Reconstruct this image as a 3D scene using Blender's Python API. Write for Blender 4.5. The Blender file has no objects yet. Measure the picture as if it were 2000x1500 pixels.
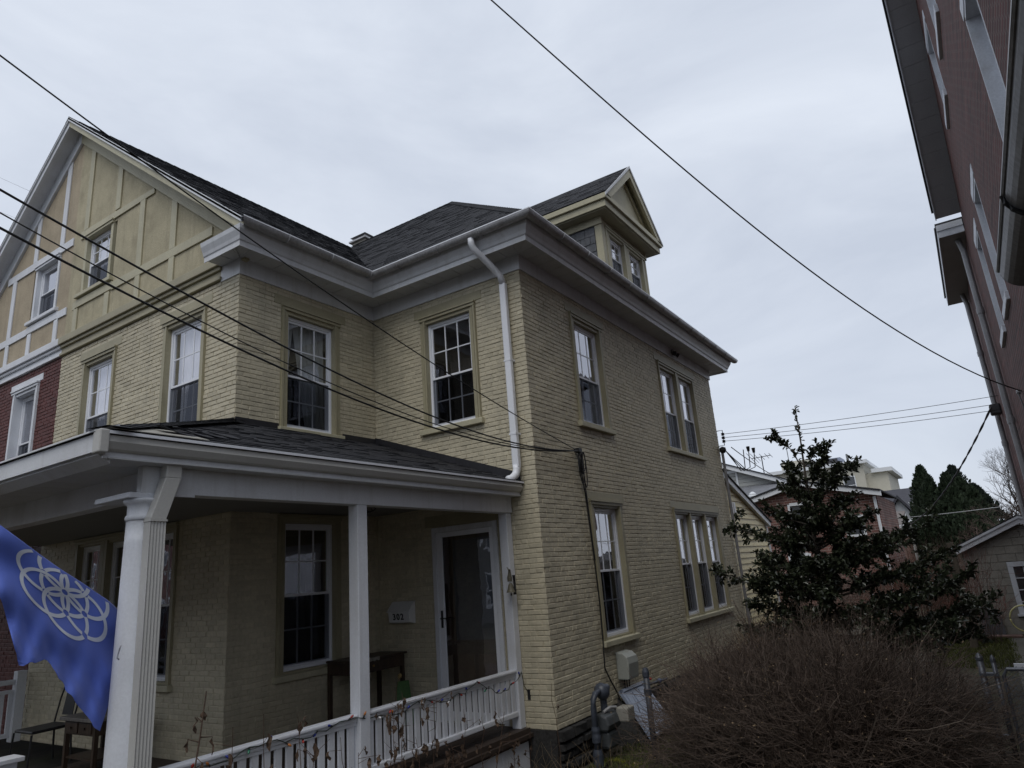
import bpy, bmesh, math, random
from mathutils import Vector, Matrix
R = math.radians
random.seed(7)
scene = bpy.context.scene
COL = scene.collection

# ------------------------------------------------------------------ camera, sky, sun, exposure
CAMPOS = Vector((-8.1133, -4.9421, -0.0197))
CR = Vector((0.5569489, -0.8271999, -0.0744866))
CU = Vector((-0.1838637, -0.2102567, 0.9602013))
CB = Vector((-0.8099398, -0.5210878, -0.2691935))
FPX = 1331.806
cd = bpy.data.cameras.new('camera')
cam = bpy.data.objects.new('camera', cd)
COL.objects.link(cam)
cam.matrix_world = Matrix(((CR.x, CU.x, CB.x, CAMPOS.x), (CR.y, CU.y, CB.y, CAMPOS.y),
                           (CR.z, CU.z, CB.z, CAMPOS.z), (0, 0, 0, 1)))
cd.sensor_fit = 'HORIZONTAL'; cd.sensor_width = 36
cd.lens = 36 * FPX / 2000
cd.clip_start = 0.05; cd.clip_end = 900
scene.camera = cam

SUN_EL, SUN_AZ = R(58), R(196)        # azimuth measured from +X towards +Y
sd = Vector((math.cos(SUN_EL) * math.cos(SUN_AZ), math.cos(SUN_EL) * math.sin(SUN_AZ), math.sin(SUN_EL)))
world = bpy.data.worlds.new('World'); scene.world = world
world.use_nodes = True
wn, wl = world.node_tree.nodes, world.node_tree.links
wn.clear()
w_out = wn.new('ShaderNodeOutputWorld')
w_sky = wn.new('ShaderNodeTexSky'); w_sky.sky_type = 'NISHITA'; w_sky.sun_disc = False
w_sky.sun_elevation = SUN_EL; w_sky.sun_rotation = math.pi / 2 - SUN_AZ
w_b1 = wn.new('ShaderNodeBackground'); w_b1.inputs[1].default_value = 0.08
wl.new(w_sky.outputs[0], w_b1.inputs[0])
w_tc = wn.new('ShaderNodeTexCoord')
w_mp = wn.new('ShaderNodeMapping'); w_mp.inputs['Scale'].default_value = (1, 1, 2.6)
wl.new(w_tc.outputs['Generated'], w_mp.inputs[0])
w_nz = wn.new('ShaderNodeTexNoise'); w_nz.inputs['Scale'].default_value = 1.9
w_nz.inputs['Detail'].default_value = 8; w_nz.inputs['Roughness'].default_value = 0.55
w_nz.inputs['Distortion'].default_value = 0.5
wl.new(w_mp.outputs[0], w_nz.inputs[0])
w_cr = wn.new('ShaderNodeValToRGB')
w_cr.color_ramp.elements[0].position = 0.35; w_cr.color_ramp.elements[0].color = (0.545, 0.594, 0.685, 1)
w_cr.color_ramp.elements[1].position = 0.66; w_cr.color_ramp.elements[1].color = (0.69, 0.738, 0.82, 1)
wl.new(w_nz.outputs[0], w_cr.inputs[0])
w_sp = wn.new('ShaderNodeSeparateXYZ'); wl.new(w_tc.outputs['Generated'], w_sp.inputs[0])
w_hr = wn.new('ShaderNodeValToRGB')          # slightly greyer overcast towards the horizon
w_hr.color_ramp.elements[0].position = 0.0; w_hr.color_ramp.elements[0].color = (0.80, 0.81, 0.835, 1)
w_hr.color_ramp.elements[1].position = 0.55; w_hr.color_ramp.elements[1].color = (1, 1, 1, 1)
wl.new(w_sp.outputs[2], w_hr.inputs[0])
w_mu = wn.new('ShaderNodeMix'); w_mu.data_type = 'RGBA'; w_mu.blend_type = 'MULTIPLY'
w_mu.inputs[0].default_value = 1
wl.new(w_cr.outputs[0], w_mu.inputs[6]); wl.new(w_hr.outputs[0], w_mu.inputs[7])
w_b2 = wn.new('ShaderNodeBackground'); w_b2.inputs[1].default_value = 1.0
wl.new(w_mu.outputs[2], w_b2.inputs[0])
w_mix = wn.new('ShaderNodeMixShader'); w_mix.inputs[0].default_value = 0.9
wl.new(w_b1.outputs[0], w_mix.inputs[1]); wl.new(w_b2.outputs[0], w_mix.inputs[2])
wl.new(w_mix.outputs[0], w_out.inputs[0])

sl = bpy.data.lights.new('sun', 'SUN'); sl.energy = 1.0; sl.angle = R(40); sl.color = (1, 0.96, 0.9)
sun = bpy.data.objects.new('sun', sl); COL.objects.link(sun)
sun.rotation_euler = sd.to_track_quat('Z', 'Y').to_euler()
scene.view_settings.view_transform = 'Standard'
scene.view_settings.look = 'None'
scene.view_settings.gamma = 1
scene.view_settings.exposure = 0.28
scene.view_settings.use_curve_mapping = False

GZ = -2.45                    # ground; the camera's eye level is z = 0
U1, V3, L4 = -2.655, 3.057, 8.89
PARTY = 8.33

def ray(px, py):
    return -CB + CR * ((px - 1000) / FPX) - CU * ((py - 750) / FPX)
def at(px, py, axis, val):
    d = ray(px, py); t = (val - CAMPOS[axis]) / d[axis]
    return CAMPOS + d * t

# ------------------------------------------------------------------ materials
def M(name, col, rough=.7, var=.12, scale=3.0, fine=35.0, bump=0.0, bscale=60.0, metal=0.0,
      dirt=None, damt=.35, dscale=1.3, stretch=(1, 1, 1), spec=.4, streak=None, samt=.3, tone=False):
    m = bpy.data.materials.new(name); m.use_nodes = True
    n, l = m.node_tree.nodes, m.node_tree.links
    b = n['Principled BSDF']
    b.inputs['Roughness'].default_value = rough; b.inputs['Metallic'].default_value = metal
    b.inputs['Specular IOR Level'].default_value = spec
    geo = n.new('ShaderNodeNewGeometry')
    mp = n.new('ShaderNodeMapping'); mp.inputs['Scale'].default_value = stretch
    l.new(geo.outputs['Position'], mp.inputs[0])
    def noise(s, det=4):
        t = n.new('ShaderNodeTexNoise'); t.inputs['Scale'].default_value = s; t.inputs['Detail'].default_value = det
        l.new(mp.outputs[0], t.inputs[0]); return t
    n1, n2 = noise(scale), noise(fine, 2)
    ad = n.new('ShaderNodeMath'); ad.operation = 'ADD'
    l.new(n1.outputs[0], ad.inputs[0]); l.new(n2.outputs[0], ad.inputs[1])
    mr = n.new('ShaderNodeMapRange'); mr.inputs[1].default_value = .6; mr.inputs[2].default_value = 1.4
    mr.inputs[3].default_value = 1 - var * 1.6; mr.inputs[4].default_value = 1 + var * 1.6
    l.new(ad.outputs[0], mr.inputs[0])
    mx = n.new('ShaderNodeMix'); mx.data_type = 'RGBA'; mx.blend_type = 'MULTIPLY'; mx.inputs[0].default_value = 1
    mx.inputs[6].default_value = (*col, 1); l.new(mr.outputs[0], mx.inputs[7])
    outc = mx.outputs[2]
    if tone:
        an = n.new('ShaderNodeAttribute'); an.attribute_name = 'tone'
        a1 = n.new('ShaderNodeMath'); a1.operation = 'ADD'; a1.inputs[1].default_value = 1; l.new(an.outputs['Fac'], a1.inputs[0])
        m0 = n.new('ShaderNodeMix'); m0.data_type = 'RGBA'; m0.blend_type = 'MULTIPLY'; m0.inputs[0].default_value = 1
        l.new(outc, m0.inputs[6]); l.new(a1.outputs[0], m0.inputs[7]); outc = m0.outputs[2]
    if dirt:
        nd = noise(dscale, 6)
        dr = n.new('ShaderNodeMapRange'); dr.inputs[1].default_value = .52; dr.inputs[2].default_value = .78
        dr.inputs[3].default_value = 0; dr.inputs[4].default_value = damt
        l.new(nd.outputs[0], dr.inputs[0])
        m2 = n.new('ShaderNodeMix'); m2.data_type = 'RGBA'; l.new(dr.outputs[0], m2.inputs[0])
        l.new(outc, m2.inputs[6]); m2.inputs[7].default_value = (*dirt, 1); outc = m2.outputs[2]
    if streak:                              # rain streaks and scuffs, drawn out vertically
        m3 = n.new('ShaderNodeMapping'); m3.inputs['Scale'].default_value = (7, 7, .55); l.new(geo.outputs['Position'], m3.inputs[0])
        ns = n.new('ShaderNodeTexNoise'); ns.inputs['Scale'].default_value = 1.0; ns.inputs['Detail'].default_value = 7; ns.inputs['Roughness'].default_value = .65
        l.new(m3.outputs[0], ns.inputs[0])
        sr = n.new('ShaderNodeMapRange'); sr.inputs[1].default_value = .50; sr.inputs[2].default_value = .74; sr.inputs[3].default_value = 0; sr.inputs[4].default_value = samt
        l.new(ns.outputs[0], sr.inputs[0])
        m4 = n.new('ShaderNodeMix'); m4.data_type = 'RGBA'; l.new(sr.outputs[0], m4.inputs[0]); l.new(outc, m4.inputs[6]); m4.inputs[7].default_value = (*streak, 1); outc = m4.outputs[2]
    l.new(outc, b.inputs['Base Color'])
    if bump:
        nb = noise(bscale, 3)
        bp = n.new('ShaderNodeBump'); bp.inputs['Strength'].default_value = bump; bp.inputs['Distance'].default_value = .01
        l.new(nb.outputs[0], bp.inputs['Height']); l.new(bp.outputs[0], b.inputs['Normal'])
    return m

def glass_mat(name, tint, base, gain):
    m = bpy.data.materials.new(name); m.use_nodes = True
    n, l = m.node_tree.nodes, m.node_tree.links
    n.remove(n['Principled BSDF']); out = n['Material Output']
    tr = n.new('ShaderNodeBsdfTransparent'); tr.inputs[0].default_value = (*tint, 1)
    gl = n.new('ShaderNodeBsdfGlossy'); gl.inputs['Roughness'].default_value = .02; gl.inputs[0].default_value = (.95, .95, 1, 1)
    lw = n.new('ShaderNodeLayerWeight'); lw.inputs[0].default_value = .5
    pw = n.new('ShaderNodeMath'); pw.operation = 'POWER'; pw.inputs[1].default_value = 2.7
    l.new(lw.outputs['Facing'], pw.inputs[0])
    ma = n.new('ShaderNodeMath'); ma.operation = 'MULTIPLY_ADD'; ma.inputs[1].default_value = gain; ma.inputs[2].default_value = base
    ma.use_clamp = True
    l.new(pw.outputs[0], ma.inputs[0])
    # faint waviness of old panes
    geo = n.new('ShaderNodeNewGeometry'); nz = n.new('ShaderNodeTexNoise'); nz.inputs['Scale'].default_value = 2.5
    l.new(geo.outputs['Position'], nz.inputs[0])
    bp = n.new('ShaderNodeBump'); bp.inputs['Strength'].default_value = .12; bp.inputs['Distance'].default_value = .02
    l.new(nz.outputs[0], bp.inputs['Height']); l.new(bp.outputs[0], gl.inputs['Normal'])
    mx = n.new('ShaderNodeMixShader'); l.new(ma.outputs[0], mx.inputs[0])
    l.new(tr.outputs[0], mx.inputs[1]); l.new(gl.outputs[0], mx.inputs[2]); l.new(mx.outputs[0], out.inputs[0])
    return m

def brick_tex(name, c1, c2, mortar, axis, sc=1.0, bw=.22, rh=.075, ms=.009, weather=None):
    """far or grazing brickwork; axis = world axis along the courses"""
    m = bpy.data.materials.new(name); m.use_nodes = True
    n, l = m.node_tree.nodes, m.node_tree.links
    b = n['Principled BSDF']; b.inputs['Roughness'].default_value = .85
    geo = n.new('ShaderNodeNewGeometry'); sp = n.new('ShaderNodeSeparateXYZ'); l.new(geo.outputs['Position'], sp.inputs[0])
    cb = n.new('ShaderNodeCombineXYZ'); l.new(sp.outputs[axis], cb.inputs[0]); l.new(sp.outputs[2], cb.inputs[1])
    t = n.new('ShaderNodeTexBrick'); l.new(cb.outputs[0], t.inputs[0])
    t.inputs['Color1'].default_value = (*c1, 1); t.inputs['Color2'].default_value = (*c2, 1); t.inputs['Mortar'].default_value = (*mortar, 1)
    t.inputs['Scale'].default_value = sc; t.inputs['Brick Width'].default_value = bw; t.inputs['Row Height'].default_value = rh
    t.inputs['Mortar Size'].default_value = ms; t.inputs['Mortar Smooth'].default_value = .3
    nz = n.new('ShaderNodeTexNoise'); nz.inputs['Scale'].default_value = 1.5; nz.inputs['Detail'].default_value = 6
    if weather:                             # courses weathered to different tones, long along the wall
        wm = n.new('ShaderNodeMapping'); wm.inputs['Scale'].default_value = weather; l.new(geo.outputs['Position'], wm.inputs[0]); l.new(wm.outputs[0], nz.inputs[0])
    else: l.new(geo.outputs['Position'], nz.inputs[0])
    mr = n.new('ShaderNodeMapRange'); mr.inputs[1].default_value = .3; mr.inputs[2].default_value = .7; mr.inputs[3].default_value = .6; mr.inputs[4].default_value = 1.4; l.new(nz.outputs[0], mr.inputs[0])
    mx = n.new('ShaderNodeMix'); mx.data_type = 'RGBA'; mx.blend_type = 'MULTIPLY'; mx.inputs[0].default_value = 1
    l.new(t.outputs[0], mx.inputs[6]); l.new(mr.outputs[0], mx.inputs[7]); l.new(mx.outputs[2], b.inputs['Base Color'])
    bp = n.new('ShaderNodeBump'); bp.inputs['Strength'].default_value = .6; bp.inputs['Distance'].default_value = .01; bp.invert = True
    l.new(t.outputs['Fac'], bp.inputs['Height']); l.new(bp.outputs[0], b.inputs['Normal'])
    return m

YB = M('yellow_painted_brick', (.495, .448, .33), .6, .10, 2.2, 24, .14, 90, dirt=(.36, .32, .225), damt=.6, dscale=1.1, streak=(.27, .25, .19), samt=.38, tone=True)
OLV = M('olive_trim_paint', (.33, .30, .20), .5, .08, 3, 40, .1, 120, dirt=(.2, .18, .12), damt=.3)
CRM = M('cream_board_paint', (.45, .42, .295), .55, .08, 3, 40, .1, 100, dirt=(.27, .25, .18), damt=.4, streak=(.27, .25, .19), samt=.35)
WHT = M('white_paint', (.66, .68, .72), .45, .05, 3, 50, .08, 100, dirt=(.42, .41, .39), damt=.4, streak=(.40, .39, .36), samt=.3)
WALU = M('white_aluminium_trim', (.62, .635, .66), .4, .05, 2, 60, .05, 80, dirt=(.38, .37, .36), damt=.5, dscale=1.7, streak=(.34, .33, .31), samt=.35)
VIN = M('white_vinyl', (.76, .78, .82), .35, .03, 3, 50)
GAL = M('weathered_gutter_metal', (.40, .40, .41), .42, .18, 4, 30, .1, 60, metal=.35, dirt=(.17, .15, .13), damt=.6, dscale=3)
KG = M('grey_white_gutter', (.47, .465, .44), .4, .05, 2, 50, dirt=(.33, .32, .3), damt=.4, dscale=2)
SOF = M('soffit_panel_white', (.55, .56, .57), .5, .05, 3, 50, dirt=(.38, .38, .36), damt=.4)
SHG = M('asphalt_shingle', (.027, .028, .033), .9, .35, 5, 60, .6, 220, dirt=(.055, .058, .066), damt=.6, dscale=6)
SLT = M('slate_tile', (.085, .09, .10), .45, .3, 6, 30, .3, 60, dirt=(.22, .22, .22), damt=.5, dscale=5)
STY = M('yellow_stucco', (.43, .385, .265), .85, .12, 2.5, 45, .7, 70, dirt=(.24, .21, .14), damt=.6, dscale=2.6, streak=(.25, .22, .16), samt=.45)
STB = M('beige_stucco', (.40, .335, .24), .85, .12, 2.5, 45, .7, 70, dirt=(.26, .21, .15), damt=.5, dscale=2.2, streak=(.24, .20, .15), samt=.4)
RDB = M('red_painted_brick', (.095, .025, .020), .6, .2, 3, 24, .2, 90, tone=True)
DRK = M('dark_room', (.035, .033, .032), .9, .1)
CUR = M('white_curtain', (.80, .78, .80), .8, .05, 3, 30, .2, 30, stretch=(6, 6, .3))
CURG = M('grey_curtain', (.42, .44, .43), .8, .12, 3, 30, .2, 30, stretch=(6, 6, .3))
FLS = M('black_flashing', (.022, .022, .026), .5, .2, 3, 30, .2, 40)
STONE = M('dark_foundation_stone', (.028, .027, .026), .9, .4, 5, 30, .8, 25)
DECK = M('brown_deck_paint', (.045, .032, .025), .6, .2, 3, 30, .2, 60, stretch=(.4, 6, 6))
DWD = M('dark_wood', (.042, .027, .018), .45, .3, 4, 30, .2, 50, stretch=(1, 1, .2))
BLK = M('black_cable', (.012, .012, .013), .5, .1)
IRON = M('black_iron', (.016, .016, .017), .45, .2)
GPIPE = M('blue_grey_pipe', (.050, .058, .075), .4, .25, 5, 30, .1, 40)
GBOX = M('grey_meter_plastic', (.30, .31, .28), .5, .06, 3, 40)
BULK = M('blue_grey_steel_door', (.21, .245, .32), .38, .12, 4, 30, .1, 40, dirt=(.14, .15, .18), damt=.6, dscale=4)
PANE = glass_mat('window_glass', (.96, .97, .98), .19, 1.1)
SCRN = glass_mat('insect_screen_mesh', (.38, .39, .41), .0, .10)
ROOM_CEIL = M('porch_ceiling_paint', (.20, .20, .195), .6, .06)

# ------------------------------------------------------------------ mesh helpers
class MB:
    def __init__(s): s.v = []; s.f = []; s.tone = []
    def poly(s, pts):
        i = len(s.v); s.v += [tuple(p) for p in pts]; s.f.append(tuple(range(i, i + len(pts)))); return s
    def hexa(s, p):                      # 8 points: bottom loop 0-3, top loop 4-7
        i = len(s.v); s.v += [tuple(q) for q in p]
        for q in ((3, 2, 1, 0), (4, 5, 6, 7), (0, 1, 5, 4), (1, 2, 6, 5), (2, 3, 7, 6), (3, 0, 4, 7)):
            s.f.append(tuple(i + k for k in q))
        return s
    def box(s, x0, x1, y0, y1, z0, z1):
        return s.hexa([(x0, y0, z0), (x1, y0, z0), (x1, y1, z0), (x0, y1, z0), (x0, y0, z1), (x1, y0, z1), (x1, y1, z1), (x0, y1, z1)])
    def prism(s, pts, vec):              # extrude a planar polygon
        n = len(pts); i = len(s.v); vec = Vector(vec)
        s.v += [tuple(p) for p in pts] + [tuple(Vector(p) + vec) for p in pts]
        s.f.append(tuple(range(i + n - 1, i - 1, -1))); s.f.append(tuple(range(i + n, i + 2 * n)))
        for k in range(n):
            j = (k + 1) % n; s.f.append((i + k, i + j, i + n + j, i + n + k))
        return s
    def tube(s, path, r, seg=6, cap=True):
        path = [Vector(p) for p in path]; n = len(path)
        rr = r if isinstance(r, (list, tuple)) else [r] * n
        base = len(s.v); up = Vector((.13, .31, .94)).normalized()
        for k, p in enumerate(path):
            d = (path[min(k + 1, n - 1)] - path[max(k - 1, 0)])
            if d.length < 1e-9: d = Vector((0, 0, 1))
            d.normalize()
            a = d.cross(up)
            if a.length < .05: a = d.cross(Vector((1, 0, 0)))
            a.normalize(); b = d.cross(a)
            for q in range(seg):
                t = 2 * math.pi * q / seg
                s.v.append(tuple(p + (a * math.cos(t) + b * math.sin(t)) * rr[k]))
        for k in range(n - 1):
            for q in range(seg):
                q2 = (q + 1) % seg
                s.f.append((base + k * seg + q, base + k * seg + q2, base + (k + 1) * seg + q2, base + (k + 1) * seg + q))
        if cap:
            s.f.append(tuple(base + q for q in range(seg - 1, -1, -1)))
            s.f.append(tuple(base + (n - 1) * seg + q for q in range(seg)))
        return s
    def lathe(s, c, prof, seg=20, axis=(0, 0, 1)):
        ax = Vector(axis).normalized(); a = ax.orthogonal().normalized(); b = ax.cross(a); c = Vector(c)
        base = len(s.v); n = len(prof)
        for (r, h) in prof:
            for q in range(seg):
                t = 2 * math.pi * q / seg
                s.v.append(tuple(c + ax * h + (a * math.cos(t) + b * math.sin(t)) * r))
        for k in range(n - 1):
            for q in range(seg):
                q2 = (q + 1) % seg
                s.f.append((base + k * seg + q, base + k * seg + q2, base + (k + 1) * seg + q2, base + (k + 1) * seg + q))
        s.f.append(tuple(base + q for q in range(seg - 1, -1, -1))); s.f.append(tuple(base + (n - 1) * seg + q for q in range(seg)))
        return s
    def mesh(s, name, mat, smooth=False):
        me = bpy.data.meshes.new(name); me.from_pydata(s.v, [], s.f)
        if mat: me.materials.append(mat)
        if smooth: me.polygons.foreach_set('use_smooth', [True] * len(me.polygons))
        if s.tone:                          # each brick took the paint a little differently
            at_ = me.attributes.new('tone', 'FLOAT', 'POINT'); at_.data.foreach_set('value', s.tone)
        me.update(); return me
    def build(s, name, mat, parent=None, label=None, kind=None, smooth=False, bevel=0, fix=False, cat=None, group=None):
        me = s.mesh(name, mat, smooth)
        if fix:
            bm = bmesh.new(); bm.from_mesh(me); bmesh.ops.recalc_face_normals(bm, faces=bm.faces); bm.to_mesh(me); bm.free()
        return link(name, me, parent, label, kind, bevel, cat, group)

WLOC = {}
def link(name, me, parent=None, label=None, kind=None, bevel=0, cat=None, group=None):
    o = bpy.data.objects.new(name, me); COL.objects.link(o)
    if parent is not None:
        o.parent = parent
        L = WLOC.get(parent.name)
        if L is not None: o.matrix_parent_inverse = Matrix.Translation(-L)
    if label: o['label'] = label
    if kind: o['kind'] = kind
    if cat: o['category'] = cat
    if group: o['group'] = group
    if bevel:
        b = o.modifiers.new('bevel', 'BEVEL'); b.width = bevel; b.segments = 2; b.limit_method = 'ANGLE'; b.angle_limit = R(40)
    return o
def thing(name, label, cat, loc, group=None):
    o = bpy.data.objects.new(name, None); COL.objects.link(o); o.location = loc
    o.empty_display_size = .2
    WLOC[o.name] = Vector(loc)
    o['label'] = label; o['category'] = cat
    if group: o['group'] = group
    return o

class Fr:                                # a wall frame: along s, outward d, up z
    def __init__(s, O, a, n): s.O, s.a, s.n = Vector(O), Vector(a), Vector(n)
    def p(s, u, d, z): return s.O + s.a * u + s.n * d + Vector((0, 0, z))
    def box(s, mb, s0, s1, d0, d1, z0, z1):
        return mb.hexa([s.p(s0, d0, z0), s.p(s1, d0, z0), s.p(s1, d1, z0), s.p(s0, d1, z0),
                        s.p(s0, d0, z1), s.p(s1, d0, z1), s.p(s1, d1, z1), s.p(s0, d1, z1)])
W1 = Fr((U1, 0, 0), (0, 1, 0), (-1, 0, 0))
W2 = Fr((0, V3, 0), (1, 0, 0), (0, -1, 0))
W3 = Fr((0, 0, 0), (0, 1, 0), (-1, 0, 0))
W4 = Fr((0, 0, 0), (1, 0, 0), (0, -1, 0))
def bx(fr, *a): return fr.box(MB(), *a)

def wall_sheet(fr, s0, s1, z0, z1, holes, extra_s=(), zt=None):
    mb = MB()
    ss = sorted({s0, s1, *[h[0] for h in holes], *[h[1] for h in holes]})
    zs = sorted({z0, z1, *[h[2] for h in holes], *[h[3] for h in holes]})
    ss = [q for q in ss if s0 <= q <= s1]; zs = [q for q in zs if z0 <= q <= z1]
    for a, b in zip(ss, ss[1:]):
        for c, d in zip(zs, zs[1:]):
            m, k = (a + b) / 2, (c + d) / 2
            if any(h[0] < m < h[1] and h[2] < k < h[3] for h in holes): continue
            mb.poly([fr.p(a, 0, c), fr.p(b, 0, c), fr.p(b, 0, d), fr.p(a, 0, d)])
    for h in holes:                       # reveals of the wall thickness
        a, b, c, d = h[:4]
        for q in (((a, c), (a, d)), ((b, c), (b, d)), ((a, c), (b, c)), ((a, d), (b, d))):
            (p0, q0), (p1, q1) = q
            mb.poly([fr.p(p0, 0, q0), fr.p(p1, 0, q1), fr.p(p1, -.22, q1), fr.p(p0, -.22, q0)])
    return mb

BRH, BRL, JT = .0665, .205, .0100
def brick_list(fr, s0, s1, z0, z1, excl, seed=1):
    rnd = random.Random(seed); out = []
    row = 0; z = z0
    while z < z1 - .03:
        zc = z + BRH / 2
        header = row % 6 == 5
        ln = (.098 if header else BRL) + JT
        off = (row * .37 % 1 if header else (row % 2) * .5) * ln + rnd.uniform(-.012, .012)
        s = s0 - off
        while s < s1:
            a, b = max(s + JT / 2, s0), min(s + ln - JT / 2, s1)
            segs = [(a, b)] if b - a > .03 else []
            for e in excl:
                if e[2] < zc < e[3]:
                    ns = []
                    for (p, q) in segs:
                        if e[1] <= p or e[0] >= q: ns.append((p, q)); continue
                        if e[0] - p > .03: ns.append((p, e[0]))
                        if q - e[1] > .03: ns.append((e[1], q))
                    segs = ns
            for (p, q) in segs: out.append((fr, p, q, z + JT / 2, min(z + BRH - JT / 2, z1)))
            s += ln
        z += BRH; row += 1
    return out
def brick_geo(mb, fr, a, b, z0, z1, rnd):
    d = .0080 + rnd.uniform(-.0034, .0036); j = lambda: rnd.uniform(-.0022, .0022)
    e = .0050; i = len(mb.v); mb.tone += [rnd.gauss(0, .055)] * 12
    dd = [d + rnd.uniform(-.0007, .0007) for _ in range(4)]
    c = [(a + j(), z0 + j()), (b + j(), z0 + j()), (b + j(), z1 + j()), (a + j(), z1 + j())]
    sg = [(1, 1), (-1, 1), (-1, -1), (1, -1)]
    for (s, z) in c: mb.v.append(tuple(fr.p(s, -.003, z)))
    for (s, z) in c: mb.v.append(tuple(fr.p(s, d * .55, z)))
    for k, (s, z) in enumerate(c): mb.v.append(tuple(fr.p(s + sg[k][0] * e, dd[k], z + sg[k][1] * e)))
    for k in range(4):
        q = (k + 1) % 4
        mb.f.append((i + k, i + q, i + 4 + q, i + 4 + k)); mb.f.append((i + 4 + k, i + 4 + q, i + 8 + q, i + 8 + k))
    mb.f.append((i + 8, i + 9, i + 10, i + 11))
# ------------------------------------------------------------------ the yellow house
house = thing('brick_house', 'large yellow painted brick house with half timbered gable, dormer and white corner porch', 'house', (0, 0, GZ))

def quad_on(fr, s0, s1, d, z0, z1):
    pts = [fr.p(s0, d, z0), fr.p(s1, d, z0), fr.p(s1, d, z1), fr.p(s0, d, z1)]
    if (pts[1] - pts[0]).cross(pts[3] - pts[0]).dot(fr.n) < 0: pts.reverse()
    return MB().poly(pts)

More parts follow.
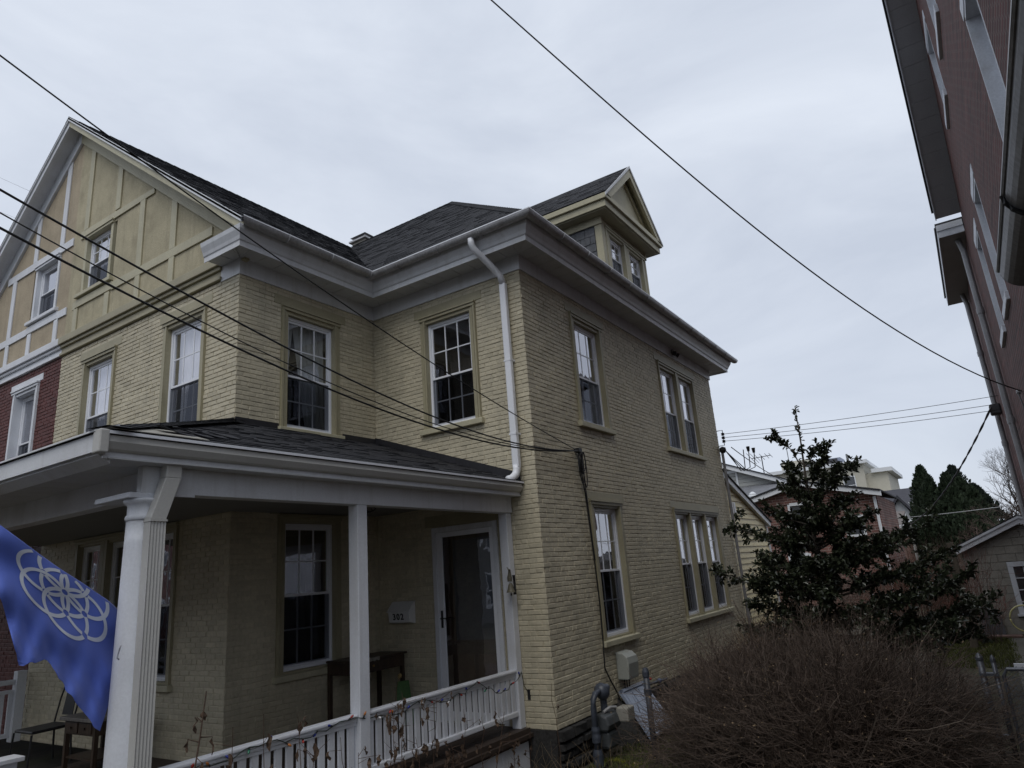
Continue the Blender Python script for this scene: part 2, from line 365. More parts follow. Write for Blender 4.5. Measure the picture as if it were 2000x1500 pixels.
def window(fr, parent, spans, zb, zt, zm, c0, c1, ztc, trim=OLV, lint=None, sill=None, grid=(3, 2), curtain=None,
           rec=.11, screen=True, frame_m=VIN, grid_low=True, cas_d=.018, inner=.0):
    """casing from c0 to c1 up to ztc; white frames at spans; lint=(s0,s1,z0,z1), sill=(s0,s1,z0,z1)"""
    mb = MB()
    edges = [c0] + [e for sp in spans for e in sp] + [c1]
    for k in range(0, len(edges), 2):
        a, b = edges[k], edges[k + 1]
        fr.box(mb, a, b, -.2, cas_d, zb - .03, ztc)
        if b - a > .1:                    # moulded edges of the casing
            m = (b - a)
            fr.box(mb, a + .004, a + m * .32, cas_d, cas_d + .022, zb - .03, ztc - .004)
            fr.box(mb, a + m * .46, a + m * .60, cas_d, cas_d + .010, zb - .03, ztc - .02)
    for (a, b) in spans:
        fr.box(mb, a, b, -.2, cas_d - .003, zt - .01, ztc - .002)
        fr.box(mb, a, b, -.2, cas_d - .006, zb - .03, zb - .002)
    fr.box(mb, c0 - .01, c1 + .01, 0, cas_d + .045, ztc + .002, ztc + .032)     # drip mould
    fr.box(mb, c0 - .002, c1 + .002, 0, cas_d + .028, ztc - .045, ztc - .002)
    w = mb.build('window', trim, parent)
    if lint:
        bx(fr, lint[0], lint[1], -.05, .014, lint[2], lint[3]).build('lintel', trim, w, bevel=.006)
    if sill:
        s0, s1, z0, z1 = sill
        mb = MB(); mb.hexa([fr.p(s0, -.12, z0), fr.p(s1, -.12, z0), fr.p(s1, .075, z0), fr.p(s0, .075, z0),
                            fr.p(s0, -.12, z1 + .012), fr.p(s1, -.12, z1 + .012), fr.p(s1, .075, z1 - .012), fr.p(s0, .075, z1 - .012)])
        mb.build('sill', CRM if trim is OLV else trim, w, bevel=.008)
    for (a, b) in spans:
        fw = .042; d1 = -rec; t = zt - .012
        mb = MB()
        fr.box(mb, a, a + fw, d1 - .08, d1, zb, t); fr.box(mb, b - fw, b, d1 - .08, d1, zb, t)
        fr.box(mb, a + fw, b - fw, d1 - .08, d1 - .001, t - fw * 1.2, t); fr.box(mb, a + fw, b - fw, d1 - .08, d1 - .001, zb, zb + fw * 1.1)
        mb.build('window_frame', frame_m, w, bevel=.004)
        ia, ib, z0, z1 = a + fw, b - fw, zb + fw * 1.1, t - fw * 1.2
        for nm, lo, hi, dd in (('upper_sash', zm - .018, z1, d1 - .018), ('lower_sash', z0, zm + .018, d1 - .048)):
            sw = .034; mb = MB()
            fr.box(mb, ia, ia + sw, dd - .028, dd, lo, hi); fr.box(mb, ib - sw, ib, dd - .028, dd, lo, hi)
            fr.box(mb, ia + sw, ib - sw, dd - .028, dd - .001, hi - sw, hi); fr.box(mb, ia + sw, ib - sw, dd - .028, dd - .001, lo, lo + sw)
            mb.build(nm, frame_m, w, bevel=.003)
            p0, p1, q0, q1 = ia + sw, ib - sw, lo + sw, hi - sw
            quad_on(fr, p0 - .004, p1 + .004, dd - .014, q0 - .004, q1 + .004).build('pane', PANE, w)
            if grid and (nm == 'upper_sash' or grid_low):
                for k in range(1, grid[0]):
                    s = p0 + (p1 - p0) * k / grid[0]
                    bx(fr, s - .009, s + .009, dd - .026, dd - .008, q0, q1).build('muntin', frame_m, w)
                for k in range(1, grid[1]):
                    z = q0 + (q1 - q0) * k / grid[1]
                    bx(fr, p0, p1, dd - .0255, dd - .0085, z - .009, z + .009).build('muntin', frame_m, w)
            if nm == 'lower_sash' and screen:
                quad_on(fr, p0 - .02, p1 + .02, d1 - .008, q0 - .01, zm - .02).build('insect_screen', SCRN, w)
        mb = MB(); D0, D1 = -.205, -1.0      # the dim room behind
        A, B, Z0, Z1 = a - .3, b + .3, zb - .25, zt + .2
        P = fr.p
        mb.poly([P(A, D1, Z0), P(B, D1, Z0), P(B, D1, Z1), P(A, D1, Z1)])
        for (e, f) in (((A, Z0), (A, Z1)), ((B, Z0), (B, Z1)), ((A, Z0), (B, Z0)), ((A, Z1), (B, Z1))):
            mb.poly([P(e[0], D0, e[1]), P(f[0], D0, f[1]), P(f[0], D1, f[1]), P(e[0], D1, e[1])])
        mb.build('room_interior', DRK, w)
        if curtain:
            cm, parts_ = curtain
            for (f0, f1, g0, g1, pinch) in parts_:      # fractions of width and height; pinch = tied back
                mb = MB(); n = 36
                x0, x1 = a + (b - a) * f0, a + (b - a) * f1
                y0, y1 = zb + (zt - zb) * g0, zb + (zt - zb) * g1
                rows = 8; base = len(mb.v)
                for r_ in range(rows + 1):
                    tz = r_ / rows; z = y1 + (y0 - y1) * tz
                    for k in range(n + 1):
                        u = k / n; s = x0 + (x1 - x0) * u
                        if pinch > 0: s = x0 + (x1 - x0) * u * (1 - pinch * tz)
                        if pinch < 0: s = x1 - (x1 - x0) * (1 - u) * (1 + pinch * tz)
                        mb.v.append(tuple(fr.p(s, -.215 - rec * .2 + .018 * math.sin(u * 44 * abs(f1 - f0) + tz), z)))
                for r_ in range(rows):
                    for k in range(n):
                        q = base + r_ * (n + 1) + k
                        mb.f.append((q, q + 1, q + n + 2, q + n + 1))
                mb.build('curtain', cm, w, smooth=True)
    return w

UP = dict(zb=2.285, zt=4.045, zm=3.10, ztc=4.135)
LO = dict(zb=-1.03, zt=.925, zm=-.06, ztc=1.0)
zU, zL = (4.168, 4.315), (1.034, 1.16)
sU, sL = (2.19, 2.285), (-1.145, -1.055)

# openings: (s0, s1, z0, z1) of casing
def hole(c, w): return c
wins4 = [  # casing s0,s1, spans, levels, curtain
    ((1.475, 2.645), [(1.635, 2.485)], 'U', (CUR, [(-.1, 1.14, .5, .98, 0), (0.0, .7, .02, .5, 0)])),
    ((5.30, 7.52), [(5.44, 6.27), (6.55, 7.38)], 'U', (CUR, [(-.1, 1.14, .5, .98, 0), (0.0, .6, .02, .5, 0)])),
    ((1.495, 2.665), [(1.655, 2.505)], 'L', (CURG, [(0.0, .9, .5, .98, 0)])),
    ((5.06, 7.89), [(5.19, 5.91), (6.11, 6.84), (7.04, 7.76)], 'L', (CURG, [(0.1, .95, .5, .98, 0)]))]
wins3 = [((.85, 1.98), [(.995, 1.835)], 'U', None)]
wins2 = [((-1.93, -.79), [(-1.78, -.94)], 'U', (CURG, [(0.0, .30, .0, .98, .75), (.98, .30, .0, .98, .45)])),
         ((-1.93, -.79), [(-1.78, -.94)], 'L', None)]
wins1 = [((3.80, 4.93), [(3.945, 4.785)], 'U', (CUR, [(-.1, 1.1, .5, .98, 0), (0.05, .3, .0, .5, .4), (.7, .95, 0, .5, -.4)])),
         ((6.335, 7.465), [(6.48, 7.32)], 'U', (CUR, [(-.1, 1.1, .45, .98, 0)])),
         ((4.22, 7.08), [(4.36, 4.96), (5.24, 6.04), (6.34, 6.94)], 'L', None)]
DOOR = (.715, 1.915, -1.93, .75)

allb = []
def do_wall(fr, s0, s1, z0, z1, wins, seed, extra=(), bs0=None, bs1=None):
    holes, excl = [], []
    for (c, spans, lev, cur) in wins:
        L = UP if lev == 'U' else LO
        zz, ss = (zU, sU) if lev == 'U' else (zL, sL)
        holes.append((c[0], c[1], L['zb'] - .02, L['ztc']))
        excl.append((c[0] - .004, c[1] + .004, L['zb'] - .04, L['ztc'] + .035))
        excl.append((c[0] - .13, c[1] + .13, zz[0] - .005, zz[1]))
        excl.append((c[0] - .05, c[1] + .06, ss[0], ss[1]))
    for e in extra:
        holes.append(e); excl.append(e)
    w = wall_sheet(fr, s0, s1, z0, z1, holes).build('wall', YB, house)
    for (c, spans, lev, cur) in wins:
        L = UP if lev == 'U' else LO
        zz, ss = (zU, sU) if lev == 'U' else (zL, sL)
        window(fr, house, [(a - .03, b + .03) for a, b in spans], rec=.05, c0=c[0], c1=c[1], lint=(c[0] - .13, c[1] + .13, zz[0], zz[1]),
               sill=(c[0] - .04, c[1] + .05, ss[0], ss[1]), curtain=cur, **L)
    allb.extend((w, b) for b in brick_list(fr, bs0 if bs0 is not None else s0, bs1 if bs1 is not None else s1, z0, z1, excl, seed))
    return w
ZW = 4.44
w1 = do_wall(W1, V3, PARTY, -1.95, ZW, wins1, 11, bs0=V3 - .010)
w2 = do_wall(W2, U1, 0, -1.95, ZW, wins2, 12, bs0=U1 - .004, bs1=-.012)
w3 = do_wall(W3, 0, V3, -1.95, ZW, wins3, 13, extra=[DOOR], bs0=-.010, bs1=V3 - .012)
w4 = do_wall(W4, 0, L4, -1.95, ZW, wins4, 14, bs0=-.004)
# the nearest 300 visible full bricks are parts of the wall, the rest is one joined brickwork part
def near(b):
    fr, a, c, z0, z1 = b
    return (fr.p((a + c) / 2, 0, (z0 + z1) / 2) - CAMPOS).length
def cand(w, b):
    fr, a, c, z0, z1 = b
    if w is not w4 or c - a < .19 or a < .10: return False
    return z0 > -1.9 and a < 3.6
cands = sorted([k for k, (w, b) in enumerate(allb) if cand(w, b)], key=lambda k: near(allb[k][1]))[:300]
single = set(cands)
rnd = random.Random(5)
protos = []
for k in range(8):
    mb = MB(); brick_geo(mb, Fr((0, 0, 0), W4.a, W4.n), -.1025, .1025, -(BRH - JT) / 2, (BRH - JT) / 2, rnd)
    protos.append(mb.mesh('brick', YB))
for k in cands:
    w, (fr, a, c, z0, z1) = allb[k]
    o = bpy.data.objects.new('brick', protos[k % 8]); COL.objects.link(o); o.parent = w
    o.location = fr.p((a + c) / 2, 0, (z0 + z1) / 2)
mb = MB()
for k, (w, b) in enumerate(allb):
    if k not in single: brick_geo(mb, *b, rnd)
mb.build('brickwork', YB, house, kind='stuff')

# unseen back of the shell, and the rear and far walls
mb = MB()
mb.poly([(L4, 0, -1.95), (L4, 16, -1.95), (L4, 16, ZW + .3), (L4, 0, ZW + .3)])
mb.build('wall', YB, house)
# stone foundation below the brick
mb = MB(); rs = random.Random(3)
def stones(fr, s0, s1, z0, z1):
    z = z0
    while z < z1 - .02:
        h = min(rs.uniform(.10, .19), z1 - z); s = s0
        while s < s1:
            l = rs.uniform(.18, .42); e = min(s + l, s1)
            j = lambda: rs.uniform(-.015, .015); d = .03 + rs.uniform(0, .05)
            o = bpy.data.objects
            m2 = MB(); m2.hexa([fr.p(s + .008, -.05, z + .006), fr.p(e - .008, -.05, z + .006), fr.p(e - .02 + j(), d + j(), z + .02), fr.p(s + .02 + j(), d + j(), z + .02),
                                fr.p(s + .008, -.05, z + h - .006), fr.p(e - .008, -.05, z + h - .006), fr.p(e - .02 + j(), d + j(), z + h - .02), fr.p(s + .02 + j(), d + j(), z + h - .02)])
            m2.build('foundation_stone', STONE, house, bevel=.01)
            s = e
        z += h
stones(W4, 0, 4.2, GZ, -1.95)
W4.box(MB(), 4.2, L4, -.1, .03, GZ, -1.955).build('foundation', STONE, house)
W3.box(MB(), 0, .5, -.1, .03, GZ, -1.955).build('foundation', STONE, house)

# ---- cornice, soffit, gutters along W1 return, W2, W3, W4 and the rear return
PATH = [(U1, 3.47), (U1, V3), (0, V3), (0, 0), (L4, 0), (L4, 3.0)]
def sweep_seg(i, prof, ends=(0, 0)):
    """profile (outward, z) along segment i of PATH, mitred at its corners"""
    def normal(k):
        dx, dy = PATH[k + 1][0] - PATH[k][0], PATH[k + 1][1] - PATH[k][1]
        l = math.hypot(dx, dy); return Vector((dy / l, -dx / l, 0))
    n = normal(i); a, b = Vector((*PATH[i], 0)), Vector((*PATH[i + 1], 0))
    def mit(k, other):
        if other < 0 or other >= len(PATH) - 1: return n
        m = (n + normal(other)); return m / m.dot(n)
    ma, mb_ = mit(i, i - 1), mit(i + 1, i + 1)
    if i == 0: ma = n * .73; mb_ = normal(0) * .73 + normal(1)      # shallower overhang on the street gable
    if i == 1: ma = normal(0) * .73 + normal(1)
    t = (b - a).normalized()
    A = [a + ma * o + Vector((0, 0, z)) + t * ends[0] for (o, z) in prof]
    B = [b + mb_ * o + Vector((0, 0, z)) + t * ends[1] for (o, z) in prof]
    mb = MB(); k = len(prof)
    mb.v = [tuple(q) for q in A + B]
    for q in range(k):
        r = (q + 1) % k; mb.f.append((q, r, k + r, k + q))
    mb.f.append(tuple(range(k))); mb.f.append(tuple(range(2 * k - 1, k - 1, -1)))
    return mb
OV = .41
FZ = [(0.0, 4.42), (.034, 4.42), (.034, 4.665), (0.0, 4.665)]
LIP = [(OV - .02, 4.625), (OV, 4.622), (OV + .004, 4.695), (OV + .022, 4.712), (OV + .04, 4.76), (OV + .085, 4.84), (OV + .10, 4.90), (OV - .02, 4.90)]
gut = [(.575 + .075 * math.cos(t), 4.935 + .075 * math.sin(t)) for t in [math.pi + math.pi * k / 10 for k in range(11)]]
gut += [(.575 + .066 * math.cos(t), 4.935 + .066 * math.sin(t)) for t in [2 * math.pi - math.pi * k / 10 for k in range(11)]]
gut[10] = (gut[10][0] + .006, gut[10][1] + .012)
for i in range(5):
    e = (0, 0)
    sweep_seg(i, FZ, e).build('frieze_board', WALU, house, fix=True)
    sweep_seg(i, LIP, e).build('cornice_fascia', WALU, house, fix=True)
    if i in (1, 2, 3):
        g = sweep_seg(i, gut, (.06 if i == 1 else 0, .0)).build('gutter', GAL, house, smooth=False, fix=True)
        sweep_seg(i, [(.640, 4.938), (.656, 4.938), (.656, 4.954), (.640, 4.954)], (.06 if i == 1 else 0, 0)).build('gutter_lip', VIN, g, fix=True)
        n = Vector((-1, 0, 0)) if i == 2 else Vector((0, -1, 0))
        a, b = Vector((*PATH[i], 0)), Vector((*PATH[i + 1], 0)); L = (b - a).length
        k = .35
        while k < L - .1:
            c = a + (b - a) * (k / L) + n * .575 + Vector((0, 0, 4.935)); t = (b - a).normalized()
            pts = [c + n * (.083 * math.cos(q)) + Vector((0, 0, .083 * math.sin(q))) for q in [math.pi + math.pi * w / 8 for w in range(9)]]
            MB().tube(pts, .009, 5).build('gutter_bracket', GAL, g); k += .82
# soffit panels, each a strip across the overhang, clipped at the mitres
def soffit(i, pitch=.30):
    a, b = Vector((*PATH[i], 0)), Vector((*PATH[i + 1], 0)); t = (b - a).normalized(); n = Vector((t.y, -t.x, 0)); L = (b - a).length
    o0, o1 = .034, OV - .02
    if i == 0: o0, o1 = .03, OV * .73 - .015
    # outward mitres: s-range grows with o at convex corners, shrinks at concave ones
    grow = {0: (0, 1), 1: (1, -1), 2: (-1, 1), 3: (1, 1), 4: (1, 0)}[i]
    k = -o1
    while k < L + o1:
        s0, s1 = k + .006, k + pitch - .006
        def clip(s, o): return max(-grow[0] * o * (.73 if i == 1 else 1), min(L + grow[1] * o, s))
        p = [(clip(s0, o0), o0), (clip(s1, o0), o0), (clip(s1, o1), o1), (clip(s0, o1), o1)]
        if max(q[0] for q in p) - min(q[0] for q in p) > .02 and ((p[1][0] - p[0][0]) > .005 or (p[2][0] - p[3][0]) > .005):
            z = 4.655 + (.0012 if int(round(k / pitch)) % 2 else 0)
            pts = [a + t * s + n * o + Vector((0, 0, z)) for (s, o) in p]
            MB().prism(pts, (0, 0, .012)).build('soffit_panel', SOF, house)
        k += pitch
for i in range(5): soffit(i)
# closing board above the soffit joints
for i in range(5): sweep_seg(i, [(.03, 4.672), (OV, 4.672), (OV, 4.682), (.03, 4.682)]).build('soffit_backing', SOF, house, fix=True)

# ---- gable: stucco, timbers, belt, rake boards
GS = .761
def rake_z(y): return 5.03 + GS * (y - 2.60)          # top of roof sheet over the right half
APY = PARTY + .05; APZ = rake_z(APY)
def zr(y): return rake_z(y) if y <= APY else rake_z(2 * APY - y)
def gable_half(y0, y1, zlo, mat, parent, name='stucco_panel'):
    pts = [(U1, y0, zlo), (U1, y1, zlo), (U1, y1, zr(y1) - .05), (U1, y0, zr(y0) - .05)]
    MB().prism(pts, (.08, 0, 0)).build(name, mat, parent)
XF = U1 - .30                                          # front edge of the gable overhang
tb = []                                                # timber boards (y0,y1,z0,z1) on the right half
verts = [(7.76, 7.93), (6.64, 6.80), (5.77, 5.93), (4.76, 4.92)]
def timber(y0, y1, z0, z1, mat, par, d=.028, cut=True):
    def top(y): return min(z1, zr(y) - .42)
    mb = MB()
    mb.prism([(U1 - d, y0, z0), (U1 - d, y1, z0), (U1 - d, y1, top(y1)), (U1 - d, y0, top(y0))], (d - .004, 0, 0))
    mb.build('timber', mat, par, bevel=.004)
red = thing('row_house', 'red brick half of the gabled twin with white timbers, left of the yellow half', 'house', (U1, 10.5, GZ))
for side, mat, stu, par in ((0, OLV, STY, house), (1, WHT, STB, red)):
    f = (lambda y: y) if side == 0 else (lambda y: 2 * PARTY - y)
    tmat = CRM if side == 0 else WHT
    def tm(y0, y1, z0, z1):
        a, b = sorted((f(y0), f(y1)))
        timber(a, b, z0, z1, tmat, par)
    tm(5.5, PARTY - .002 if side else PARTY - .30, 6.71, 6.87)      # rail over the window
    tm(3.75, 6.70, 5.28, 5.43); tm(7.98, PARTY - .002 if side else PARTY - .25, 5.28, 5.43)
    tm(6.70, 7.98, 5.30, 5.45)
    tm(7.77, 7.93, 6.871, 9.5); tm(6.64, 6.80, 6.871, 9.5)
    tm(5.77, 5.93, 5.431, 6.709); tm(4.76, 4.92, 5.431, 6.6)
    for yv in (7.95, 6.84, 5.85, 4.84): tm(yv - .075, yv + .075, 4.80, 5.279)
    a, b = sorted((f(3.45), f(PARTY)))
    # stucco fields between the timbers, one per bay
    cuts = sorted({f(v) for v in (2.95, 4.84, 5.85, 6.72, 7.86, PARTY)})
    for c0, c1 in zip(cuts, cuts[1:]):
        pts = [(U1 - .002, c0, 4.62), (U1 - .002, c1, 4.62), (U1 - .002, c1, zr(c1) - .06), (U1 - .002, c0, zr(c0) - .06)]
        wy0, wy1 = sorted((f(6.80), f(7.86)))
        if abs((c0 + c1) / 2 - (wy0 + wy1) / 2) < .2:   # window bay: leave the opening
            for (q0, q1) in ((4.62, 5.50), (6.66, None)):
                mb = MB()
                if q1 is None: mb.prism([(U1 - .002, c0, q0), (U1 - .002, c1, q0), (U1 - .002, c1, zr(c1) - .06), (U1 - .002, c0, zr(c0) - .06)], (.08, 0, 0))
                else: mb.prism([(U1 - .002, c0, q0), (U1 - .002, c1, q0), (U1 - .002, c1, q1), (U1 - .002, c0, q1)], (.08, 0, 0))
                mb.build('stucco_panel', stu, par)
        else: MB().prism(pts, (.08, 0, 0)).build('stucco_panel', stu, par)
    # attic window
    wy0, wy1 = sorted((f(6.82), f(7.84)))
    window(W1, par, [(wy0 + .08, wy1 - .08)], 5.56, 6.66, 6.10, wy0, wy1, 6.69, trim=tmat, sill=(wy0 - .12, wy1 + .12, 5.47, 5.55), rec=.06,
           curtain=(CUR, [(0.02, .98, .5, .98, 0)]) if side == 0 else None, grid=(3, 2) if side == 0 else None, grid_low=False)
    # belt course: two stacked mouldings
    for (z0, z1, d, nm) in ((4.66, 4.79, .10, 'belt_moulding'), (4.60, 4.66, .06, 'belt_moulding'), (4.50, 4.60, .022, 'belt_board'), (4.45, 4.50, .055, 'belt_moulding')):
        W1.box(MB(), a, b, -.02, d, z0, z1 - .001).build(nm, OLV if side == 0 else WHT, par, bevel=.008)
    # rake boards: drip edge, crown, wide soffit, frieze board
    ye = 2.60
    rows = [('rake_drip_edge', WALU, XF - .03, XF, -.07, .012), ('rake_crown', tmat, XF, XF + .05, -.19, -.06), ('rake_soffit', tmat, XF + .05, U1, -.13, -.10),
            ('rake_board', tmat, U1 - .05, U1, -.43, -.131)]
    for nm, m, x0, x1, t0, t1 in rows:
        y0, y1 = f(ye if 'board' not in nm else 2.95), f(APY) if side == 0 else APY
        z0, z1 = zr(f(ye)) if 'board' not in nm else zr(f(2.95)), APZ
        pts = [(x0, y0, z0 + t0), (x0, y1, z1 + t0), (x0, y1, z1 + t1), (x0, y0, z0 + t1)]
        if nm == 'rake_board': pts[0] = (x0, y0, z0 + t0 + .0)
        MB().prism(pts, (x1 - x0, 0, 0)).build(nm, m, par)
# raking closure over the cornice return (white triangle-shaped cap)
mb = MB(); mb.prism([(U1 - .30, 2.63, 4.90), (U1 - .30, 3.42, 4.715), (U1 - .02, 3.42, 4.80), (U1 - .02, 2.63, 5.0)], (0, 0, .02)); mb.build('return_cap', WALU, house)

# red half wall, window, belt
rw = [(9.10, 10.24)]
wall_sheet(W1, PARTY, 15.0, -1.95, 4.46, [(9.12, 10.22, 2.265, 4.135)]).build('wall', RDB, red)
window(W1, red, [(9.26, 10.08)], c0=9.12, c1=10.22, trim=WHT, lint=(9.0, 10.34, 4.168, 4.30), sill=(9.05, 10.30, 2.19, 2.285), grid=None, **UP)
mb = MB()
for b in brick_list(W1, PARTY + .004, 15.0, -1.95, 4.46, [(9.11, 10.23, 2.25, 4.17), (8.99, 10.35, 4.16, 4.305), (9.0, 10.35, 2.18, 2.29)], 21): brick_geo(mb, *b, rnd)
mb.build('brickwork', RDB, red, kind='stuff')
MB().poly([(U1 + 1.3, 15, 4.4), (U1 + 1.3, 15, 4.9), (U1 + 1.3, 8.4, 9.0), (U1 + 1.3, 8.4, 4.4)]).build('gable_backing', STB, red)
MB().poly([(U1, 15, -1.95), (L4, 15, -1.95), (L4, 15, 4.9), (U1, 15, 4.9)]).build('wall', RDB, red)

# ------------------------------------------------------------------ roofs
shl = []                                   # (geometry, distance, roofpart)
def roof_plane(P, u, w, poly, parent, mat=SHG, name='roof', thick=.03, hide=None, expo=.14, seed=1, tiles=True, part=None):
    """P origin, u along the eave, w up the slope, poly = convex outline in (u, w) metres"""
    u, w, P = Vector(u).normalized(), Vector(w).normalized(), Vector(P); n = u.cross(w)
    if n.z < 0: n = -n
    pts = [P + u * a + w * b for (a, b) in poly]
    o = MB().prism(pts, -n * thick).build(name, mat, parent)
    if not tiles: return o
    rr = random.Random(seed); r = 0; H = max(b for a, b in poly)
    while r * expo < H:
        m = min(r * expo + expo * .5, H - .005); xs = []
        for (a0, b0), (a1, b1) in zip(poly, poly[1:] + poly[:1]):
            if (b0 - m) * (b1 - m) < 0: xs.append(a0 + (a1 - a0) * (m - b0) / (b1 - b0))
        if len(xs) >= 2:
            lo, hi = min(xs), max(xs); s = lo - rr.uniform(0, .25)
            while s < hi:
                l = rr.choice((.14, .19, .24, .30)); a, b = max(s, lo), min(s + l, hi)
                if b - a > .02:
                    c = P + u * ((a + b) / 2) + w * m
                    if hide is None or not hide(c):
                        t = .007 + rr.choice((0, 0, .006)) + rr.uniform(0, .003)
                        b0, b1 = r * expo, min(r * expo + expo + .03, H)
                        ee = .002
                        q = [P + u * (a + ee) + w * b0 + n * t, P + u * (b - ee) + w * b0 + n * t, P + u * (b - ee) + w * b1 + n * .003, P + u * (a + ee) + w * b1 + n * .003,
                             P + u * (a + ee) + w * b0 - n * .001, P + u * (b - ee) + w * b0 - n * .001]
                        shl.append((q, (c - CAMPOS).length, part and o))
                s += l
        r += 1
    return o
WS = .88; HS = .859
E0 = 4.955
PK = (4.45, 4.55)
def main_z(y): return rake_z(y)
def wing_z(x): return E0 + WS * (x + .56)
# main roof, right slope
cosm = 1 / math.hypot(1, GS)
y_e = 2.60 - .04
run = APY - y_e
roof_plane((U1 - .33, y_e, rake_z(y_e)), (1, 0, 0), (0, 1, GS), [(0, 0), (12.2, 0), (12.2, run / cosm), (0, run / cosm)], house, name='roof', seed=2,
           hide=lambda c: c.x > .2 and c.z < wing_z(c.x) - .03 and c.x < 4.6 or c.x > 5.5)
roof_plane((U1 - .33, 2 * APY - y_e, rake_z(y_e)), (1, 0, 0), (0, -1, GS), [(0, 0), (12.2, 0), (12.2, run / cosm), (0, run / cosm)], red, name='roof', tiles=False)
# ridge caps along the main ridge
k = 0
mbk = MB()
while k < 7.6:
    x = U1 - .33 + k
    for sgn in (-1, 1):
        mbk.poly([(x, APY, APZ + .030), (x + .26, APY, APZ + .018), (x + .26, APY + sgn * .13, APZ + .018 - .10), (x, APY + sgn * .13, APZ + .030 - .10)])
    k += .2
mbk.build('ridge_cap', SHG, house)
# wing: front slope (faces the street), hip slope (faces the side yard), back slope
c1 = 1 / math.hypot(1, WS); L1 = (PK[0] + .56) / c1
roof_plane((-.56, -.56, E0), (0, 1, 0), (1, 0, WS), [(0, 0), (9.0, 0), (9.0, L1), (PK[1] + .56, L1)], house, seed=3,
           hide=lambda c: c.z < main_z(min(c.y, APY)) - .03 or c.y > APY)
c2 = 1 / math.hypot(1, HS); L2 = (PK[1] + .56) / c2
roof_plane((-.56, -.56, E0), (1, 0, 0), (0, 1, HS), [(0, 0), (L4 + .86, 0), (PK[0] + .56, L2)], house, seed=4)
roof_plane((L4 + .30, -.56, E0), (0, 1, 0), (-1, 0, (wing_z(PK[0]) - E0) / (L4 + .30 - PK[0])), [(0, 0), (9, 0), (9, 6.4), (PK[1] + .56, 6.4)], house, tiles=False)
pkz = wing_z(PK[0])
mbk = MB()                                 # hip and wing ridge caps
def caps(p, q, side, w=.13):
    p, q = Vector(p), Vector(q); d = (q - p); L = d.length; d.normalize(); k = 0
    while k < L:
        a, b = p + d * k + Vector((0, 0, .03)), p + d * min(k + .26, L) + Vector((0, 0, .02))
        for s_ in side: mbk.poly([a, b, b + Vector(s_) * w, a + Vector(s_) * w])
        k += .19
caps((-.56, -.56, E0), (PK[0], PK[1], pkz), ((-.6, .6, -.53), (.6, -.6, -.53)))
caps((PK[0], PK[1], pkz), (PK[0], 8.2, pkz), ((-.75, 0, -.62), (.75, 0, -.62)))
mbk.build('ridge_cap', SHG, house)

# ------------------------------------------------------------------ dormer on the side slope
DF = Fr((0, .05, 0), (1, 0, 0), (0, -1, 0))
dx0, dx1, dzt = 3.33, 5.57, 6.76
def hipz(y): return E0 + HS * (y + .56)
dz0 = hipz(.05) - .1
DH = Fr((0, .05, 0), (1, 0, 0), (0, -1, 0))
window(DF, house, [(3.70, 4.36), (4.66, 5.32)], 5.62, 6.52, 6.09, 3.50, 5.50, 6.60, trim=CRM, sill=(3.45, 5.5, 5.53, 5.62), rec=.04,
       curtain=(CUR, [(0.03, .97, .42, .92, 0)]), cas_d=.02)
DF.box(MB(), dx0, 3.50, -.12, .03, dz0, dzt).build('corner_board', CRM, house, bevel=.006)
DF.box(MB(), 5.50, dx1, -.12, .03, dz0, dzt).build('corner_board', CRM, house, bevel=.006)
mb = MB(); DF.box(mb, 3.5, 5.5, -.12, .012, 6.66, dzt + .02); mb.build('frieze_board', CRM, house)
DF.box(MB(), 3.5, 5.5, -.12, .01, dz0, 5.54).build('apron_board', CRM, house)
for xs, nn in ((dx0, -1), (dx1, 1)):      # cheeks covered in slates
    CH = Fr((xs, 0, 0), (0, 1, 0), (nn, 0, 0))
    MB().prism([(xs, .17, hipz(.17) - .1), (xs, 2.3, hipz(2.3) - .1), (xs, 2.3, 6.62), (xs, .17, 6.62)], (-nn * .05, 0, 0)).build('dormer_cheek', SLT, house)
    CH.box(MB(), .0, 2.2, -.02, .03, 6.60, dzt + .01).build('frieze_board', CRM, house)
    if nn < 0:
        z = 5.35; r_ = 0
        while z < 6.58:
            s = .175 - (.11 if r_ % 2 else 0)
            while s < 2.2:
                a, b = max(s, .175), s + .215
                if hipz(a) < z + .2 and b > a + .03:
                    z1 = min(z + .24, 6.59); t0 = .016 + rnd.uniform(0, .006)
                    m2 = MB(); m2.hexa([CH.p(a + .003, .002, z), CH.p(b - .003, .002, z), CH.p(b - .003, t0, z + rnd.uniform(-.006, .006)), CH.p(a + .003, t0, z + rnd.uniform(-.006, .006)),
                                        CH.p(a + .003, .0, z1), CH.p(b - .003, .0, z1), CH.p(b - .003, .006, z1), CH.p(a + .003, .006, z1)])
                    m2.build('slate', SLT, house)
                s += .22
            z += .175; r_ += 1
